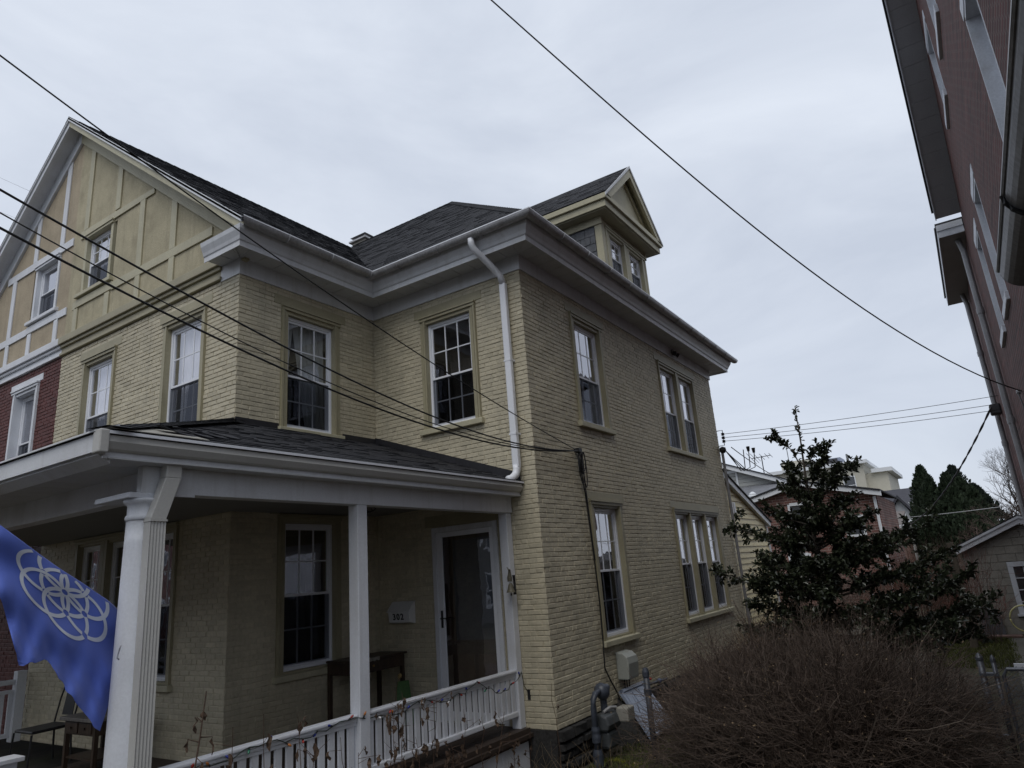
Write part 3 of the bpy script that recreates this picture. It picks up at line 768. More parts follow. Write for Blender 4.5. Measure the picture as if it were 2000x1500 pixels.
# dormer roof, pediment and cornice
dc = 4.45; hw = 1.46; ez = 7.06; az = 8.33; yf = -.30
sl_ = (az - ez) / hw
dl = math.hypot(hw, az - ez)
for sg in (-1, 1):
    roof_plane((dc + sg * hw, yf, ez), (0, 1, 0), (-sg * hw, 0, az - ez), [(0, 0), (4.0, 0), (4.0, dl), (0, dl)], house, seed=6 + sg,
               hide=lambda c: c.z < hipz(c.y) - .02, name='dormer_roof', tiles=(sg < 0))
    x0 = dc + sg * hw
    MB().prism([(x0 - sg * .05, yf + .062, ez - .06), (dc, yf + .062, az - .05), (dc, yf + .062, az - .035), (x0 - sg * .05, yf + .062, ez - .045)], (0, .34, 0)).build('rake_soffit', CRM, house)
    # raking boards of the pediment
    pts = [(x0 - sg * .0, yf, ez - .06), (dc, yf, az - .06), (dc, yf, az - .26), (x0 - sg * .23, yf, ez - .06)]
    MB().prism(pts, (0, .06, 0)).build('rake_board', CRM, house)
    pts = [(x0 + sg * .02, yf - .02, ez - .045), (dc, yf - .02, az + .012), (dc, yf - .02, az - .052), (x0 + sg * .02, yf - .02, ez - .10)]
    MB().prism(pts, (0, .02, 0)).build('rake_drip_edge', WALU, house)
    pts = [(x0 - sg * .24, -.16, ez - .015), (dc, -.16, az - .27), (dc, -.16, az - .38), (x0 - sg * .37, -.16, ez - .015)]
    MB().prism(pts, (0, .04, 0)).build('pediment_moulding', CRM, house)
MB().prism([(dc - hw + .1, -.118, ez - .016), (dc + hw - .1, -.118, ez - .016), (dc, -.118, az - .08)], (0, .05, 0)).build('pediment_panel', CRM, house)
for (o, z0, z1) in ((0, .13, .02), (.05, .28, .131), (.09, .30, .281)):
    MB().box(dc - hw + o, dc + hw - o, yf + o, 2.4, ez - z0, ez - z1).build('dormer_cornice', CRM, house, bevel=.008)

# chimney beyond the ridge
ch = MB().box(5.5, 6.05, 8.75, 9.3, 8.2, 10.25).build('chimney', M('chimney_render', (.33, .31, .27), .9, .15, 4, 30, .4, 40), house)
MB().prism([(5.42, 8.67, 10.25), (6.13, 8.67, 10.25), (6.13, 9.38, 10.25), (5.42, 9.38, 10.25)], (0, 0, .05)).build('chimney_crown', GAL, ch)
mb = MB(); c = (5.775, 9.025, 10.62)
for q in range(4):
    cs = [(5.45, 8.7), (6.1, 8.7), (6.1, 9.35), (5.45, 9.35)]
    mb.poly([(*cs[q], 10.42), (*cs[(q + 1) % 4], 10.42), c])
for (x, y) in ((5.55, 8.8), (6.0, 8.8), (6.0, 9.25), (5.55, 9.25)): mb.box(x - .03, x + .03, y - .03, y + .03, 10.3, 10.43)
mb.build('chimney_cap', GAL, ch)
# ------------------------------------------------------------------ porch (parts of the yellow house)
PS = .357; PE = 1.225; PX = -5.65; PY = .20; FL = -1.93
ps1 = 1 / math.hypot(1, PS)
prun = V3 - PY
roof_plane((PX, PY, PE), (1, 0, 0), (0, 1, PS), [(0, 0), (-PX, 0), (-PX, prun / ps1), (prun, prun / ps1)], house, name='porch_roof', seed=8, part=True)
roof_plane((PX, PY, PE), (0, 1, 0), (1, 0, PS), [(0, 0), (10, 0), (10, (U1 - PX) / ps1), (prun, (U1 - PX) / ps1)], house, name='porch_roof', seed=9)
mbk = MB(); caps((PX, PY, PE + .01), (U1, V3, PE + .01 + prun * PS), ((-.7, .7, -.18), (.7, -.7, -.18)), .15); mbk.build('hip_cap', SHG, house)
# flashing strips against the walls
zt_ = PE + prun * PS
mb = MB(); mb.prism([(-.016, PY + .05, PE), (-.016, V3, zt_), (-.016, V3, zt_ + .10), (-.016, PY + .05, PE + .14)], (.006, 0, 0)); mb.build('flashing', FLS, house)
W2.box(MB(), U1, -.75 - 1.2, .012, .02, zt_ - .1, zt_ + .075).build('flashing', FLS, house)
W2.box(MB(), -.74, -.02, .012, .02, zt_ - .1, zt_ + .075).build('flashing', FLS, house)
W1.box(MB(), V3, 5.4, .012, .02, zt_ - .1, zt_ + .06).build('flashing', FLS, house)
# bare corner where the shingles stop short, and the loose curled shingles beside it
def rp(x, y, h=0): return Vector((PX + x, PY + y, PE + PS * y + h))
MB().prism([rp(.02, .0, .018), rp(.82, .0, .018), rp(.74, .34, .018), rp(.36, .34, .018)], (0, 0, .006)).build('corner_flashing', M('pale_flashing', (.30, .29, .26), .6, .15, dirt=(.15, .14, .12), damt=.6, dscale=5), house)
for k in range(4):
    mb = MB(); x0 = .50 + .16 * k; n = 6
    for q in range(n + 1):
        u = q / n; lift = .022 + .075 * (1 - u) ** 2 * (1 - .18 * k)
        mb.v += [tuple(rp(x0 + .05 * k - .05 * (1 - u) + .30 * u, .10 + .11 * k, lift)), tuple(rp(x0 + .05 * k + .30 * u, .26 + .11 * k, .02 + lift * .5))]
    for q in range(n): mb.f.append((2 * q, 2 * q + 2, 2 * q + 3, 2 * q + 1))
    o = mb.build('loose_shingle', SHG, house); m_ = o.modifiers.new('thickness', 'SOLIDIFY'); m_.thickness = .008
# side gutter (K profile) and its end
kp = [(.20, 1.085), (.215, 1.085), (.235, 1.10), (.262, 1.15), (.255, 1.19), (.262, 1.213), (.262, 1.222), (.25, 1.222), (.20, 1.20)]
kp = [(.47 - y, z) for (y, z) in kp]
MB().prism([(PX - .02, y, z) for (y, z) in kp], (-PX - .02 - .0, 0, 0)).build('porch_gutter', KG, house, fix=True)
MB().box(PX - .02, -.02, .192, .206, 1.205, 1.228).build('gutter_lip', VIN, house)
# front eave: fascia boards and drip edge
MB().box(PX - .03, PX + .0, .30, 8.3, 1.08, 1.215).build('porch_fascia', WALU, house)
MB().prism([(PX - .055, .26, 1.222), (PX + .12, .26, 1.285), (PX + .12, 8.3, 1.285), (PX - .055, 8.3, 1.222)], (0, 0, .014)).build('drip_edge', WALU, house)
MB().prism([(PX, .3, 1.06), (PX, 8.3, 1.06), (PX + .09, 8.3, 1.0), (PX + .09, .3, 1.0)], (0, 0, .05)).build('cornice_board', WALU, house)
MB().box(PX - .05, PX + .02, .19, .30, 1.06, 1.235).build('gutter_end', KG, house, bevel=.01)
# soffits, beams, ceiling
for k in range(26):
    y = .26 + k * .31
    MB().box(PX + .05, -5.09, y + .003, y + .307, 1.032, 1.044).build('soffit_panel', SOF, house)
MB().box(-5.1, -.03, .26, .44, 1.034, 1.046).build('porch_soffit', SOF, house)
MB().box(PX + .02, -.03, .272, .29, 1.03, 1.24).build('porch_fascia', WALU, house)
MB().box(-5.09, -.02, .43, .58, .82, 1.04).build('porch_beam', WALU, house, bevel=.005)
MB().box(-5.095, -4.95, .585, 8.3, .82, 1.04).build('porch_beam', WALU, house, bevel=.005)
MB().box(-5.11, -4.80, .418, .43, .80, 1.03).build('beam_cover', WALU, house)
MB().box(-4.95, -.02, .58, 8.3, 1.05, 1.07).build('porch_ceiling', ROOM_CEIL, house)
# posts and the round corner column
MB().box(-2.95, -2.81, .435, .575, FL, .82).build('porch_post', WHT, house, bevel=.008)
MB().box(-.14, -.015, .455, .59, FL, .82).build('porch_post', WHT, house, bevel=.008)
cx, cy = -5.165, .52
prof = [(.17, FL), (.17, FL + .05), (.155, FL + .08), (.155, FL + .11)] + [(.150 - .032 * ((k / 12) ** 1.6), FL + .14 + (2.42) * k / 12) for k in range(13)]
prof += [(.118, .605), (.128, .615), (.131, .63), (.128, .645), (.118, .655), (.117, .72), (.128, .735), (.150, .755), (.152, .775)]
co = MB().lathe((cx, cy, 0), prof, 40).build('porch_column', WHT, house, smooth=True, bevel=0)
MB().box(cx - .18, cx + .18, cy - .10, cy + .42, .777, .819).build('abacus', WHT, co, bevel=.006)
MB().box(cx - .08, cx + .2, .425, .50, .80, 1.03).build('porch_beam_end', WALU, house)
def corr(fr_c, w, d, z0, z1, n=5):       # ribbed rectangular downspout
    x, y = fr_c; pts = []
    for k in range(n * 2 + 1):
        pts.append((x - w / 2 + w * k / (n * 2), y - d / 2 + (.006 if k % 2 else 0)))
    pts += [(x + w / 2, y + d / 2), (x - w / 2, y + d / 2)]
    return MB().prism([(a, b, z0) for a, b in pts], (0, 0, z1 - z0))
ds = corr((-5.165, .345), .125, .09, GZ, .62).build('downspout', KG, house)
mb = MB()
def seg_box(mb, p, q, w, d):             # sloping box in the x-z plane
    (x0, z0), (x1, z1) = p, q
    mb.hexa([(x0 - w / 2, .30, z0), (x0 + w / 2, .30, z0), (x0 + w / 2, .39, z0), (x0 - w / 2, .39, z0), (x1 - w / 2, .30, z1), (x1 + w / 2, .30, z1), (x1 + w / 2, .39, z1), (x1 - w / 2, .39, z1)])
seg_box(mb, (-5.165, .60), (-5.06, .93), .128, .09); seg_box(mb, (-5.06, .93), (-5.055, 1.09), .128, .09)
mb.build('elbow', KG, ds, bevel=.006)
MB().box(-5.233, -5.097, .29, .395, .585, .60).build('strap', KG, ds)
# main downspout from the upper gutter down the street wall of the corner
pth = [(-.575, .44, 4.87), (-.57, .44, 4.80), (-.54, .43, 4.72), (-.42, .38, 4.62), (-.22, .30, 4.45), (-.12, .265, 4.36), (-.085, .25, 4.24)]
md = MB().box(-.125, -.045, .195, .305, 1.42, 4.24).build('downspout', VIN, house, bevel=.018)
MB().tube(pth, .052, 10).build('elbow', VIN, md, smooth=True)
MB().tube([(-.085, .25, 1.46), (-.09, .25, 1.40), (-.12, .255, 1.33), (-.2, .27, 1.27), (-.28, .28, 1.25)], .056, 10).build('elbow', VIN, md, smooth=True)
for z in (1.9, 3.0): MB().box(-.128, -.0, .19, .31, z, z + .025).build('strap', VIN, md)
# deck
for k in range(37):
    y = .40 + k * .135
    MB().box(-5.45, -.03 if y < V3 else U1 - .03, y + .003, y + .132, FL - .035, FL).build('deck_board', DECK, house)
MB().box(-5.45, -.03, .385, .399, FL - .14, FL + .004).build('deck_edge', DECK, house)
MB().box(-5.45, -.03, .34, .384, FL - .10, FL - .055).build('deck_moulding', DECK, house)
for k in range(9):
    MB().box(-5.45 + k * .6, -5.45 + k * .6 + .592, .41, .43, GZ + .02, FL - .14).build('skirt_board', WHT, house, bevel=.004)
# side railing: two sections
for (x0, x1) in ((-4.99, -2.955), (-2.805, -.145)):
    r = MB().box(x0, x1, .455, .56, -1.252, -1.215).build('porch_railing', WHT, house, bevel=.012)
    MB().box(x0, x1, .472, .543, -1.282, -1.253).build('rail_moulding', WHT, r, bevel=.006)
    MB().box(x0, x1, .486, .53, -1.318, -1.283).build('under_rail', WHT, r, bevel=.005)
    MB().box(x0, x1, .472, .545, -1.78, -1.715).build('bottom_rail', WHT, r, bevel=.012)
    n = int((x1 - x0) / .114); gap = (x1 - x0) / n
    pr = MB().box(-.033, .033, -.014, .014, -1.715, -1.318).mesh('baluster', WHT)
    for k in range(n):
        o = bpy.data.objects.new('baluster', pr); COL.objects.link(o); o.parent = r
        o.location = (x0 + gap * (k + .5), .508, 0)
# dividing railing between the two porches and the newel at the front steps
r = MB().box(-4.9, -2.86, PARTY - .16, PARTY - .08, -1.09, -1.02).build('porch_railing', WHT, house, bevel=.01)
MB().box(-4.9, -2.86, PARTY - .15, PARTY - .09, -1.86, -1.80).build('bottom_rail', WHT, r)
MB().box(-4.9, -2.86, PARTY - .15, PARTY - .09, -1.22, -1.17).build('mid_rail', WHT, r)
for k in range(17): MB().box(-4.86 + k * .12, -4.80 + k * .12, PARTY - .13, PARTY - .10, -1.80, -1.22).build('baluster', WHT, r)
MB().box(-2.88, -2.74, PARTY - .2, PARTY - .06, FL, -.90).build('railing_post', WHT, house, bevel=.008)
nw = MB().box(-5.13, -4.99, 2.66, 2.80, FL, -1.30).build('newel_post', WHT, house, bevel=.006)
MB().box(-5.17, -4.95, 2.62, 2.84, -1.30, -1.26).build('post_cap', WHT, nw, bevel=.006)

# front door behind the storm door
DB = lambda *a: bx(W3, *a)
dr = DB(.75, 1.88, -.16, -.10, FL, .70).build('front_door', DWD, house)
GLD = M('door_glass_curtain', (.05, .06, .075), .6, .1)
DB(.93, 1.62, -.10, -.094, -.86, .55).build('door_curtain', GLD, dr)
for (s0, s1, z0, z1) in ((.95, 1.25, -1.75, -1.05), (1.32, 1.62, -1.75, -1.05)): DB(s0, s1, -.10, -.085, z0, z1).build('door_panel', M('brown_panel', (.06, .035, .02), .45, .3), dr, bevel=.01)
DB(.90, 1.66, -.10, -.085, -.93, -.88).build('door_rail', DWD, dr)
mb = MB(); W3.box(mb, .715, .79, -.02, .03, FL, .75); W3.box(mb, 1.84, 1.915, -.02, .03, FL, .75); W3.box(mb, .79, 1.84, -.02, .03, .675, .75); mb.build('door_frame', WHT, house, bevel=.005)
mb = MB(); W3.box(mb, .792, .86, -.02, .012, FL + .02, .672); W3.box(mb, 1.74, 1.838, -.02, .012, FL + .02, .672); W3.box(mb, .86, 1.74, -.02, .012, .60, .672); W3.box(mb, .86, 1.74, -.02, .012, FL + .02, FL + .14)
sdr = mb.build('storm_door', VIN, house, bevel=.004)
quad_on(W3, .855, 1.745, -.004, FL + .13, .605).build('pane', PANE, sdr)
DB(1.765, 1.80, .012, .024, -.68, -.44).build('lever_plate', IRON, sdr, bevel=.004)
MB().tube([W3.p(1.78, .02, -.55), W3.p(1.78, .06, -.55), W3.p(1.70, .065, -.545), W3.p(1.62, .06, -.56)], .009, 6).build('lever_handle', IRON, sdr)
W3.box(MB(), .58, 2.05, -.02, .013, .765, .93).build('door_lintel', OLV, house)

# porch ceiling light
t = thing('porch_light', 'dark scrolled metal ceiling light under the porch roof, above the porch window', 'ceiling light', (-1.35, 2.0, 1.05))
MB().lathe((-1.35, 2.0, 0), [(.07, 1.05), (.06, 1.02), (.02, 1.01)], 14).build('canopy', IRON, t)
for k in range(6):
    q = 2 * math.pi * k / 6; c, s = math.cos(q), math.sin(q)
    MB().tube([(-1.35 + c * r_, 2.0 + s * r_, z) for r_, z in ((.02, 1.0), (.09, .96), (.15, .97), (.18, 1.0), (.16, 1.015))], .008, 5).build('arm', IRON, t)
MB().lathe((-1.35, 2.0, 0), [(.015, 1.02), (.05, .97), (.035, .93), (.005, .91)], 12).build('bowl', IRON, t)

# mailbox with 302
t = thing('mailbox', 'white wall mailbox with black number 302 beside the front door', 'mailbox', (0, 2.52, -.45))
MBX = M('mailbox_white', (.62, .63, .63), .4, .04)
pf = [(-.012, -.60), (-.14, -.575), (-.165, -.42), (-.05, -.30), (-.012, -.29)]
MB().prism([(x, 2.30, z) for x, z in pf], (0, .42, 0)).build('box', MBX, t, fix=True, bevel=.006)
MB().prism([(-.172, 2.285, -.425), (-.05, 2.285, -.293), (-.012, 2.285, -.283), (-.012, 2.285, -.276), (-.05, 2.285, -.284), (-.178, 2.285, -.42)], (0, .45, 0)).build('lid', MBX, t, fix=True)
fc = bpy.data.curves.new('digits', 'FONT'); fc.body = '302'; fc.size = .125; fc.extrude = .003; fc.align_x = 'CENTER'; fc.align_y = 'CENTER'; fc.space_character = 1.25; fc.offset = .003
fo = bpy.data.objects.new('tmp', fc); COL.objects.link(fo); bpy.context.view_layer.update()
me = bpy.data.meshes.new_from_object(fo.evaluated_get(bpy.context.evaluated_depsgraph_get())); bpy.data.objects.remove(fo)
me.materials.clear(); me.materials.append(BLK)
o = link('number', me, t)
# text plane: x-right = -Y world, normal = -X (front face leans slightly back)
lean = math.atan2(.025, .155)
xr, nrm = Vector((0, -1, 0)), Vector((-math.cos(lean), 0, -math.sin(lean)))
yu = nrm.cross(xr)
me.transform(Matrix(((xr.x, yu.x, nrm.x, -.155 ), (xr.y, yu.y, nrm.y, 2.52), (xr.z, yu.z, nrm.z, -.497), (0, 0, 0, 1))))

# wind bell on the house post
t = thing('wind_bell', 'small verdigris bell ornament with figure on the white post beside the door', 'bell', (-.15, .45, -.1))
VER = M('verdigris_metal', (.11, .10, .07), .55, .3, 9, 40)
mb = MB(); mb.tube([(-.14, .45, -.02), (-.20, .42, -.01), (-.24, .40, -.05)], .008, 5); mb.build('bracket', VER, t)
MB().lathe((-.23, .40, 0), [(.012, -.12), (.03, -.14), (.042, -.19), (.062, -.24)], 12).build('bell', VER, t)
MB().tube([(-.23, .40, -.24), (-.23, .40, -.28)], [.006, .014], 6).build('clapper', IRON, t)
mb = MB(); mb.tube([(-.23, .41, -.10), (-.23, .41, -.05), (-.235, .40, 0.0), (-.24, .395, .04)], [.03, .034, .022, .015], 8); mb.tube([(-.235, .40, .04), (-.27, .37, .055)], [.02, .008], 6)
mb.tube([(-.235, .41, .05), (-.23, .44, .09)], [.01, .004], 5); mb.build('figure', VER, t)
MB().tube([(-.2, .36, -.02), (-.2, .355, -.15), (-.2, .36, -.27)], [.022, .016, .022], 6).build('hanger_bar', IRON, t)

# console table, cloth, pot, green board
t = thing('console_table', 'dark wooden side table with drawer against the porch wall under the window', 'table', (-.55, 2.7, FL))
TX0, TX1, TY0, TY1, TZ = -1.12, -.12, 2.45, 2.97, -.98
MB().box(TX0 - .03, TX1 + .03, TY0 - .03, TY1, TZ - .03, TZ).build('tabletop', DWD, t, bevel=.006)
MB().box(TX0, TX1, TY0, TY1, TZ - .19, TZ - .031).build('apron', DWD, t)
d = MB().box(TX0 + .12, TX1 - .12, TY0 - .012, TY0 - .001, TZ - .165, TZ - .05).build('drawer', DWD, t, bevel=.004)
MB().lathe((TX0 + .35, TY0 - .012, TZ - .108), [(.012, 0), (.018, .015), (.008, .025)], 10, (0, -1, 0)).build('knob', M('brass_knob', (.25, .17, .06), .35, .2, metal=.8), d)
for x in (TX0, TX1 - .05):
    for y in (TY0, TY1 - .05): MB().box(x, x + .05, y, y + .05, FL, TZ - .191).build('leg', DWD, t)
mb = MB(); n = 14
for k in range(n + 1):
    u = k / n; x = TX0 - .04 + .5 * u
    mb.v += [(x, TY0 - .036 - .006 * math.sin(k * 2.1), TZ + .004), (x, TY0 - .04 - .008 * math.sin(k * 1.7), TZ - .03 - .02 * abs(math.sin(k * 1.3)))]
for k in range(n): mb.f.append((2 * k, 2 * k + 1, 2 * k + 3, 2 * k + 2))
o = mb.build('fringed_cloth', M('dusty_cloth', (.22, .21, .18), .9, .2), None, 'pale frayed cloth hanging over the front edge of the dark porch table', cat='cloth')
t2 = thing('flower_pot', 'dark round pot on the porch floor under the side table', 'pot', (-.5, 2.3, FL))
MB().lathe((-.5, 2.3, FL), [(.11, 0), (.15, .18), (.165, .19), (.165, .22), (.14, .22)], 18).build('pot', M('dark_pot', (.02, .02, .02), .5), t2)
MB().tube([(-.5, 2.3, FL + .2), (-.49, 2.28, FL + .5), (-.46, 2.25, FL + .63)], .005, 4).build('stem', M('dry_stem', (.16, .11, .05), .8), t2)
mb = MB()
for k in range(9):
    q = k * .7; mb.poly([(-.46, 2.25, FL + .63), (-.46 + .03 * math.cos(q), 2.22, FL + .66 + .03 * math.sin(q)), (-.46 + .045 * math.cos(q + .4), 2.24, FL + .66 + .045 * math.sin(q + .4))])
mb.build('dried_flower', M('dry_flower', (.34, .24, .10), .8), t2)
MB().prism([(-.42, 2.35, FL), (-.20, 2.2, FL), (-.14, 2.36, FL + .56), (-.30, 2.44, FL + .56)], (.015, .02, 0)).build('garden_board', M('green_board', (.05, .12, .035), .5, .15), None,
     'green board leaning against the dark table on the porch', cat='board')

# string lights on the railing
t = thing('string_lights', 'string of coloured bulbs on dark wire wound along the white porch railing', 'string lights', (-2.0, .45, -1.2))
rs = random.Random(4); pts = []
x = -4.9
while x < -.12:
    u = (x + 4.9) / 4.78
    amp = .05 + .26 * max(0, u - .35) * (.4 + .6 * abs(math.sin(x * 2.3)))
    pts.append((x, .44 + rs.uniform(-.02, .02), -1.225 - amp * abs(math.sin(x * 3.1)) + rs.uniform(-.02, .02))); x += .09
pts += [(-.08, .43, -1.25), (-.05, .42, -1.42), (.01, .38, -1.56), (.06, .32, -1.70)]
MB().tube(pts, .0045, 5).build('wire', M('green_black_wire', (.012, .022, .014), .5), t)
MB().box(-.02, .03, .36, .40, -1.60, -1.48).build('plug', BLK, t, bevel=.006)
BC = dict(blue=(.015, .03, .26), red=(.34, .03, .02), white=(.6, .6, .6), orange=(.42, .15, .03), green=(.02, .16, .09))
BM = {k: M(k + '_bulb_glass', v, .2, .05, spec=.7) for k, v in BC.items()}
cols = ['red', 'red', 'orange', 'blue', 'green', 'blue', 'orange', 'red', 'blue', 'blue', 'red', 'orange', 'white', 'red', 'orange', 'blue', 'white', 'red', 'blue', 'white', 'red', 'blue', 'red', 'green', 'blue', 'blue', 'red', 'blue']
for k, c in enumerate(cols):
    u = (k + .5) / len(cols); p = Vector(pts[min(int(u * (len(pts) - 4)), len(pts) - 5)])
    d = Vector((rs.uniform(-1, 1), rs.uniform(-.9, .1), rs.uniform(-.6, 1))).normalized()
    b = MB().lathe(p + d * .025, [(.005, 0), (.010, .010), (.012, .02), (.008, .034), (.002, .042)], 9, d).build('bulb', BM[c], t, c + ' bulb', smooth=True)
    MB().lathe(p, [(.008, 0), (.009, .026)], 7, d).build('socket', BLK, b)

# furniture behind the column: metal chair and low desk
t = thing('metal_chair', 'black metal chair with arched back at the far end of the porch', 'chair', (-3.45, 5.75, FL))
def cp(x, y, z): return (-3.45 + x, 5.75 + y, FL + z)
mb = MB(); mb.tube([cp(.22, -.25, .44), cp(.28, -.25, .75), cp(.31, -.17, .98), cp(.32, 0, 1.06), cp(.31, .17, .98), cp(.28, .25, .75), cp(.22, .25, .44)], .012, 6)
mb.build('back_frame', IRON, t)
MB().prism([cp(.26, -.14, .55), cp(.26, .14, .55), cp(.315, .12, .95), cp(.315, -.12, .95)], (.008, 0, 0)).build('back_panel', IRON, t)
MB().tube([cp(.3, -.1, .98), cp(.31, -.03, 1.02), cp(.31, .03, 1.02), cp(.3, .1, .98)], .008, 5).build('scroll', IRON, t)
MB().prism([cp(-.25, -.25, .42), cp(.24, -.24, .43), cp(.24, .24, .43), cp(-.25, .25, .42)], (0, 0, .035)).build('seat', IRON, t, bevel=.012)
for (x, y) in ((-.25, -.25), (-.25, .25), (.22, -.23), (.22, .23)):
    MB().tube([cp(x, y, .42), cp(x * 1.05, y * 1.05, .2), cp(x * 1.12, y * 1.1, 0)], .013, 6).build('leg', IRON, t)
t = thing('low_desk', 'low dark wooden desk with two small drawers behind the round column', 'desk', (-3.2, 4.7, FL))
MB().box(-3.55, -2.95, 4.3, 5.15, FL + .58, FL + .62).build('desktop', M('grey_worn_wood', (.14, .13, .12), .6, .3), t, bevel=.005)
MB().box(-3.5, -3.0, 4.35, 5.1, FL + .42, FL + .579).build('apron', DWD, t)
for k in (0, 1):
    d = MB().box(-3.515, -3.501, 4.42 + k * .34, 4.72 + k * .34, FL + .44, FL + .56).build('drawer', DWD, t, bevel=.004)
    MB().lathe((-3.515, 4.57 + k * .34, FL + .5), [(.012, 0), (.018, .018)], 8, (-1, 0, 0)).build('knob', DWD, d)
for x in (-3.5, -3.05):
    for y in (4.35, 5.05): MB().box(x, x + .05, y, y + .05, FL, FL + .42).build('leg', DWD, t)
MB().box(-3.48, -3.02, 4.38, 5.08, FL + .14, FL + .16).build('shelf', DWD, t)

# ------------------------------------------------------------------ flag
t = thing('flag', 'blue flag with white interlaced rings blowing beside the round porch column', 'flag', (-5.25, .75, -.2))
# control net in flag space: u from hoist (0) to fly (1), v from bottom (0) to top (1); world points measured on the place the cloth hangs
def P3(px, py, dist):
    d = ray(px, py); d = d / d.length; return CAMPOS + d * dist
TOPE = [(-140, 920), (-60, 982), (15, 1036), (105, 1102), (178, 1150), (231, 1193), (236, 1250), (222, 1340), (195, 1428)]
LOWE = [(-200, 1040), (-140, 1080), (-80, 1110), (-15, 1130), (5, 1178), (38, 1300), (93, 1288), (132, 1350), (189, 1424)]
def crom(p, t):
    n = len(p) - 1; x = min(max(t, 0), 1) * n; i = min(int(x), n - 1); f = x - i
    a, b, c, d = [Vector(q) for q in (p[max(i - 1, 0)], p[i], p[i + 1], p[min(i + 2, n)])]
    return .5 * ((2 * b) + (c - a) * f + (2 * a - 5 * b + 4 * c - d) * f * f + (3 * b - a - 3 * c + d) * f ** 3)
def flag_depth(x, y):                       # the cloth billows away from the street towards the fly
    k = max(0, min(1, x / 236)); q = (x * .8 + y * .6); r_ = (y - .75 * x)
    low = max(0, min(1, (r_ - 1105) / 130))
    d = 5.78 + .72 * k ** 1.4 + .020 * math.sin(r_ / 17) + .012 * math.sin(q / 23 + r_ / 31)
    d += low * (.022 * math.sin(x / 8.5 + y / 24) + .006 * math.sin(x / 4.4 - y / 11))
    return d
def flag_pt(u, v):
    a = crom(TOPE, u); x = u * (len(LOWE) - 1); i = min(int(x), len(LOWE) - 2); b = Vector(LOWE[i]).lerp(Vector(LOWE[i + 1]), x - i)
    p = b.lerp(a, v)
    if .6 < u: p = p + Vector((1.2 * math.sin(u * 150) * (1 - v) ** 3, 2.2 * math.sin(u * 110) * (1 - v) ** 3))
    return P3(p.x, p.y, flag_depth(p.x, p.y))
NU, NV = 128, 64
mb = MB()
for i in range(NV + 1):
    for k in range(NU + 1): mb.v.append(tuple(flag_pt(k / NU, i / NV)))
for i in range(NV):
    for k in range(NU):
        q = i * (NU + 1) + k; mb.f.append((q, q + 1, q + NU + 2, q + NU + 1))
FB = M('blue_flag_cloth', (.10, .16, .56), .65, .04, 3, 300, .15, 500)
fnode = FB.node_tree.nodes; bs = fnode['Principled BSDF']
FW = M('white_flag_print', (.62, .66, .74), .65, .04, 3, 300)
for m_ in (FB, FW): m_.node_tree.nodes['Principled BSDF'].inputs['Sheen Weight'].default_value = .2
cl = mb.build('cloth', FB, t, smooth=True)
md_ = cl.modifiers.new('thickness', 'SOLIDIFY'); md_.thickness = .0015; md_.offset = 0
# emblem: seven interlaced rings printed on the cloth (a thin raised print that follows the folds)
EC, E1, E2 = Vector((124, 1159)), Vector((40.0, 41.0)), Vector((17.0, -16.5))
cen = [(0, 0)] + [(math.cos(R(60 * k)), math.sin(R(60 * k))) for k in range(6)]
ridge = [crom(TOPE, k / 200) for k in range(201)]
def beyond(p):                              # past the ridge where the cloth turns out of sight
    for a, b in zip(ridge, ridge[1:]):
        if a.x <= p.x < b.x: return p.y < a.y + (b.y - a.y) * (p.x - a.x) / (b.x - a.x) + 2.5
    return p.x > 231
mb = MB(); wd = .08
for ci, c in enumerate(cen):
    gaps = []
    for cj, e in enumerate(cen):
        if ci == cj: continue
        dx, dy = e[0] - c[0], e[1] - c[1]; D = math.hypot(dx, dy)
        if D > 1.99: continue
        b = math.atan2(dy, dx); h = math.acos(D / 2)
        for s_, par in ((1, 0), (-1, 1)):
            if (ci < cj) == (par == 0): gaps.append((b + s_ * h) % (2 * math.pi))
    n = 150
    for k in range(n):
        a0, a1 = 2 * math.pi * k / n, 2 * math.pi * (k + 1) / n
        am = (a0 + a1) / 2
        if any(abs((am - g + math.pi) % (2 * math.pi) - math.pi) < .13 for g in gaps): continue
        q = []; bad = False
        for (a, rr_) in ((a0, 1 - wd), (a1, 1 - wd), (a1, 1 + wd), (a0, 1 + wd)):
            x, y = c[0] + rr_ * math.cos(a), c[1] + rr_ * math.sin(a)
            p = EC + E1 * (x + .04 * y * y) + E2 * (y * 1.25 - .10 * x * x + .15)
            bad = bad or beyond(p)
            q.append(P3(p.x, p.y, flag_depth(p.x, p.y) - .007))
        if not bad: mb.poly(q)
mb.build('emblem', FW, t)
for (v0, v1, nm) in ((0, .035, 'hem'), (.972, 1, 'hem')):
    mb = MB(); n = 128
    for k in range(n + 1): mb.v += [tuple(flag_pt(k / n, v0) + Vector((-.84, -.54, .1)) * .0025), tuple(flag_pt(k / n, v1) + Vector((-.84, -.54, .1)) * .0025)]
    for k in range(n): mb.f.append((2 * k, 2 * k + 2, 2 * k + 3, 2 * k + 1))
    mb.build(nm, FB, t)
pt0, pt1 = flag_pt(0, 1), flag_pt(0, 0)
hoist = (pt1 - pt0)
MB().tube([pt0 - hoist * .06, pt1 + hoist * .05], .014, 8).build('flag_pole', WHT, t)
MB().tube([pt1 + hoist * .04, pt1 + hoist * .3 + Vector((.4, -.1, -.1))], .014, 8).build('pole_arm', WHT, t)
MB().tube([P3(236, 1262, 6.02), P3(234, 1266, 5.96), P3(229, 1285, 5.96), P3(232, 1288, 6.02)], .006, 5).build('flag_bracket', M('cleat_metal', (.3, .31, .35), .4, metal=.4), house)
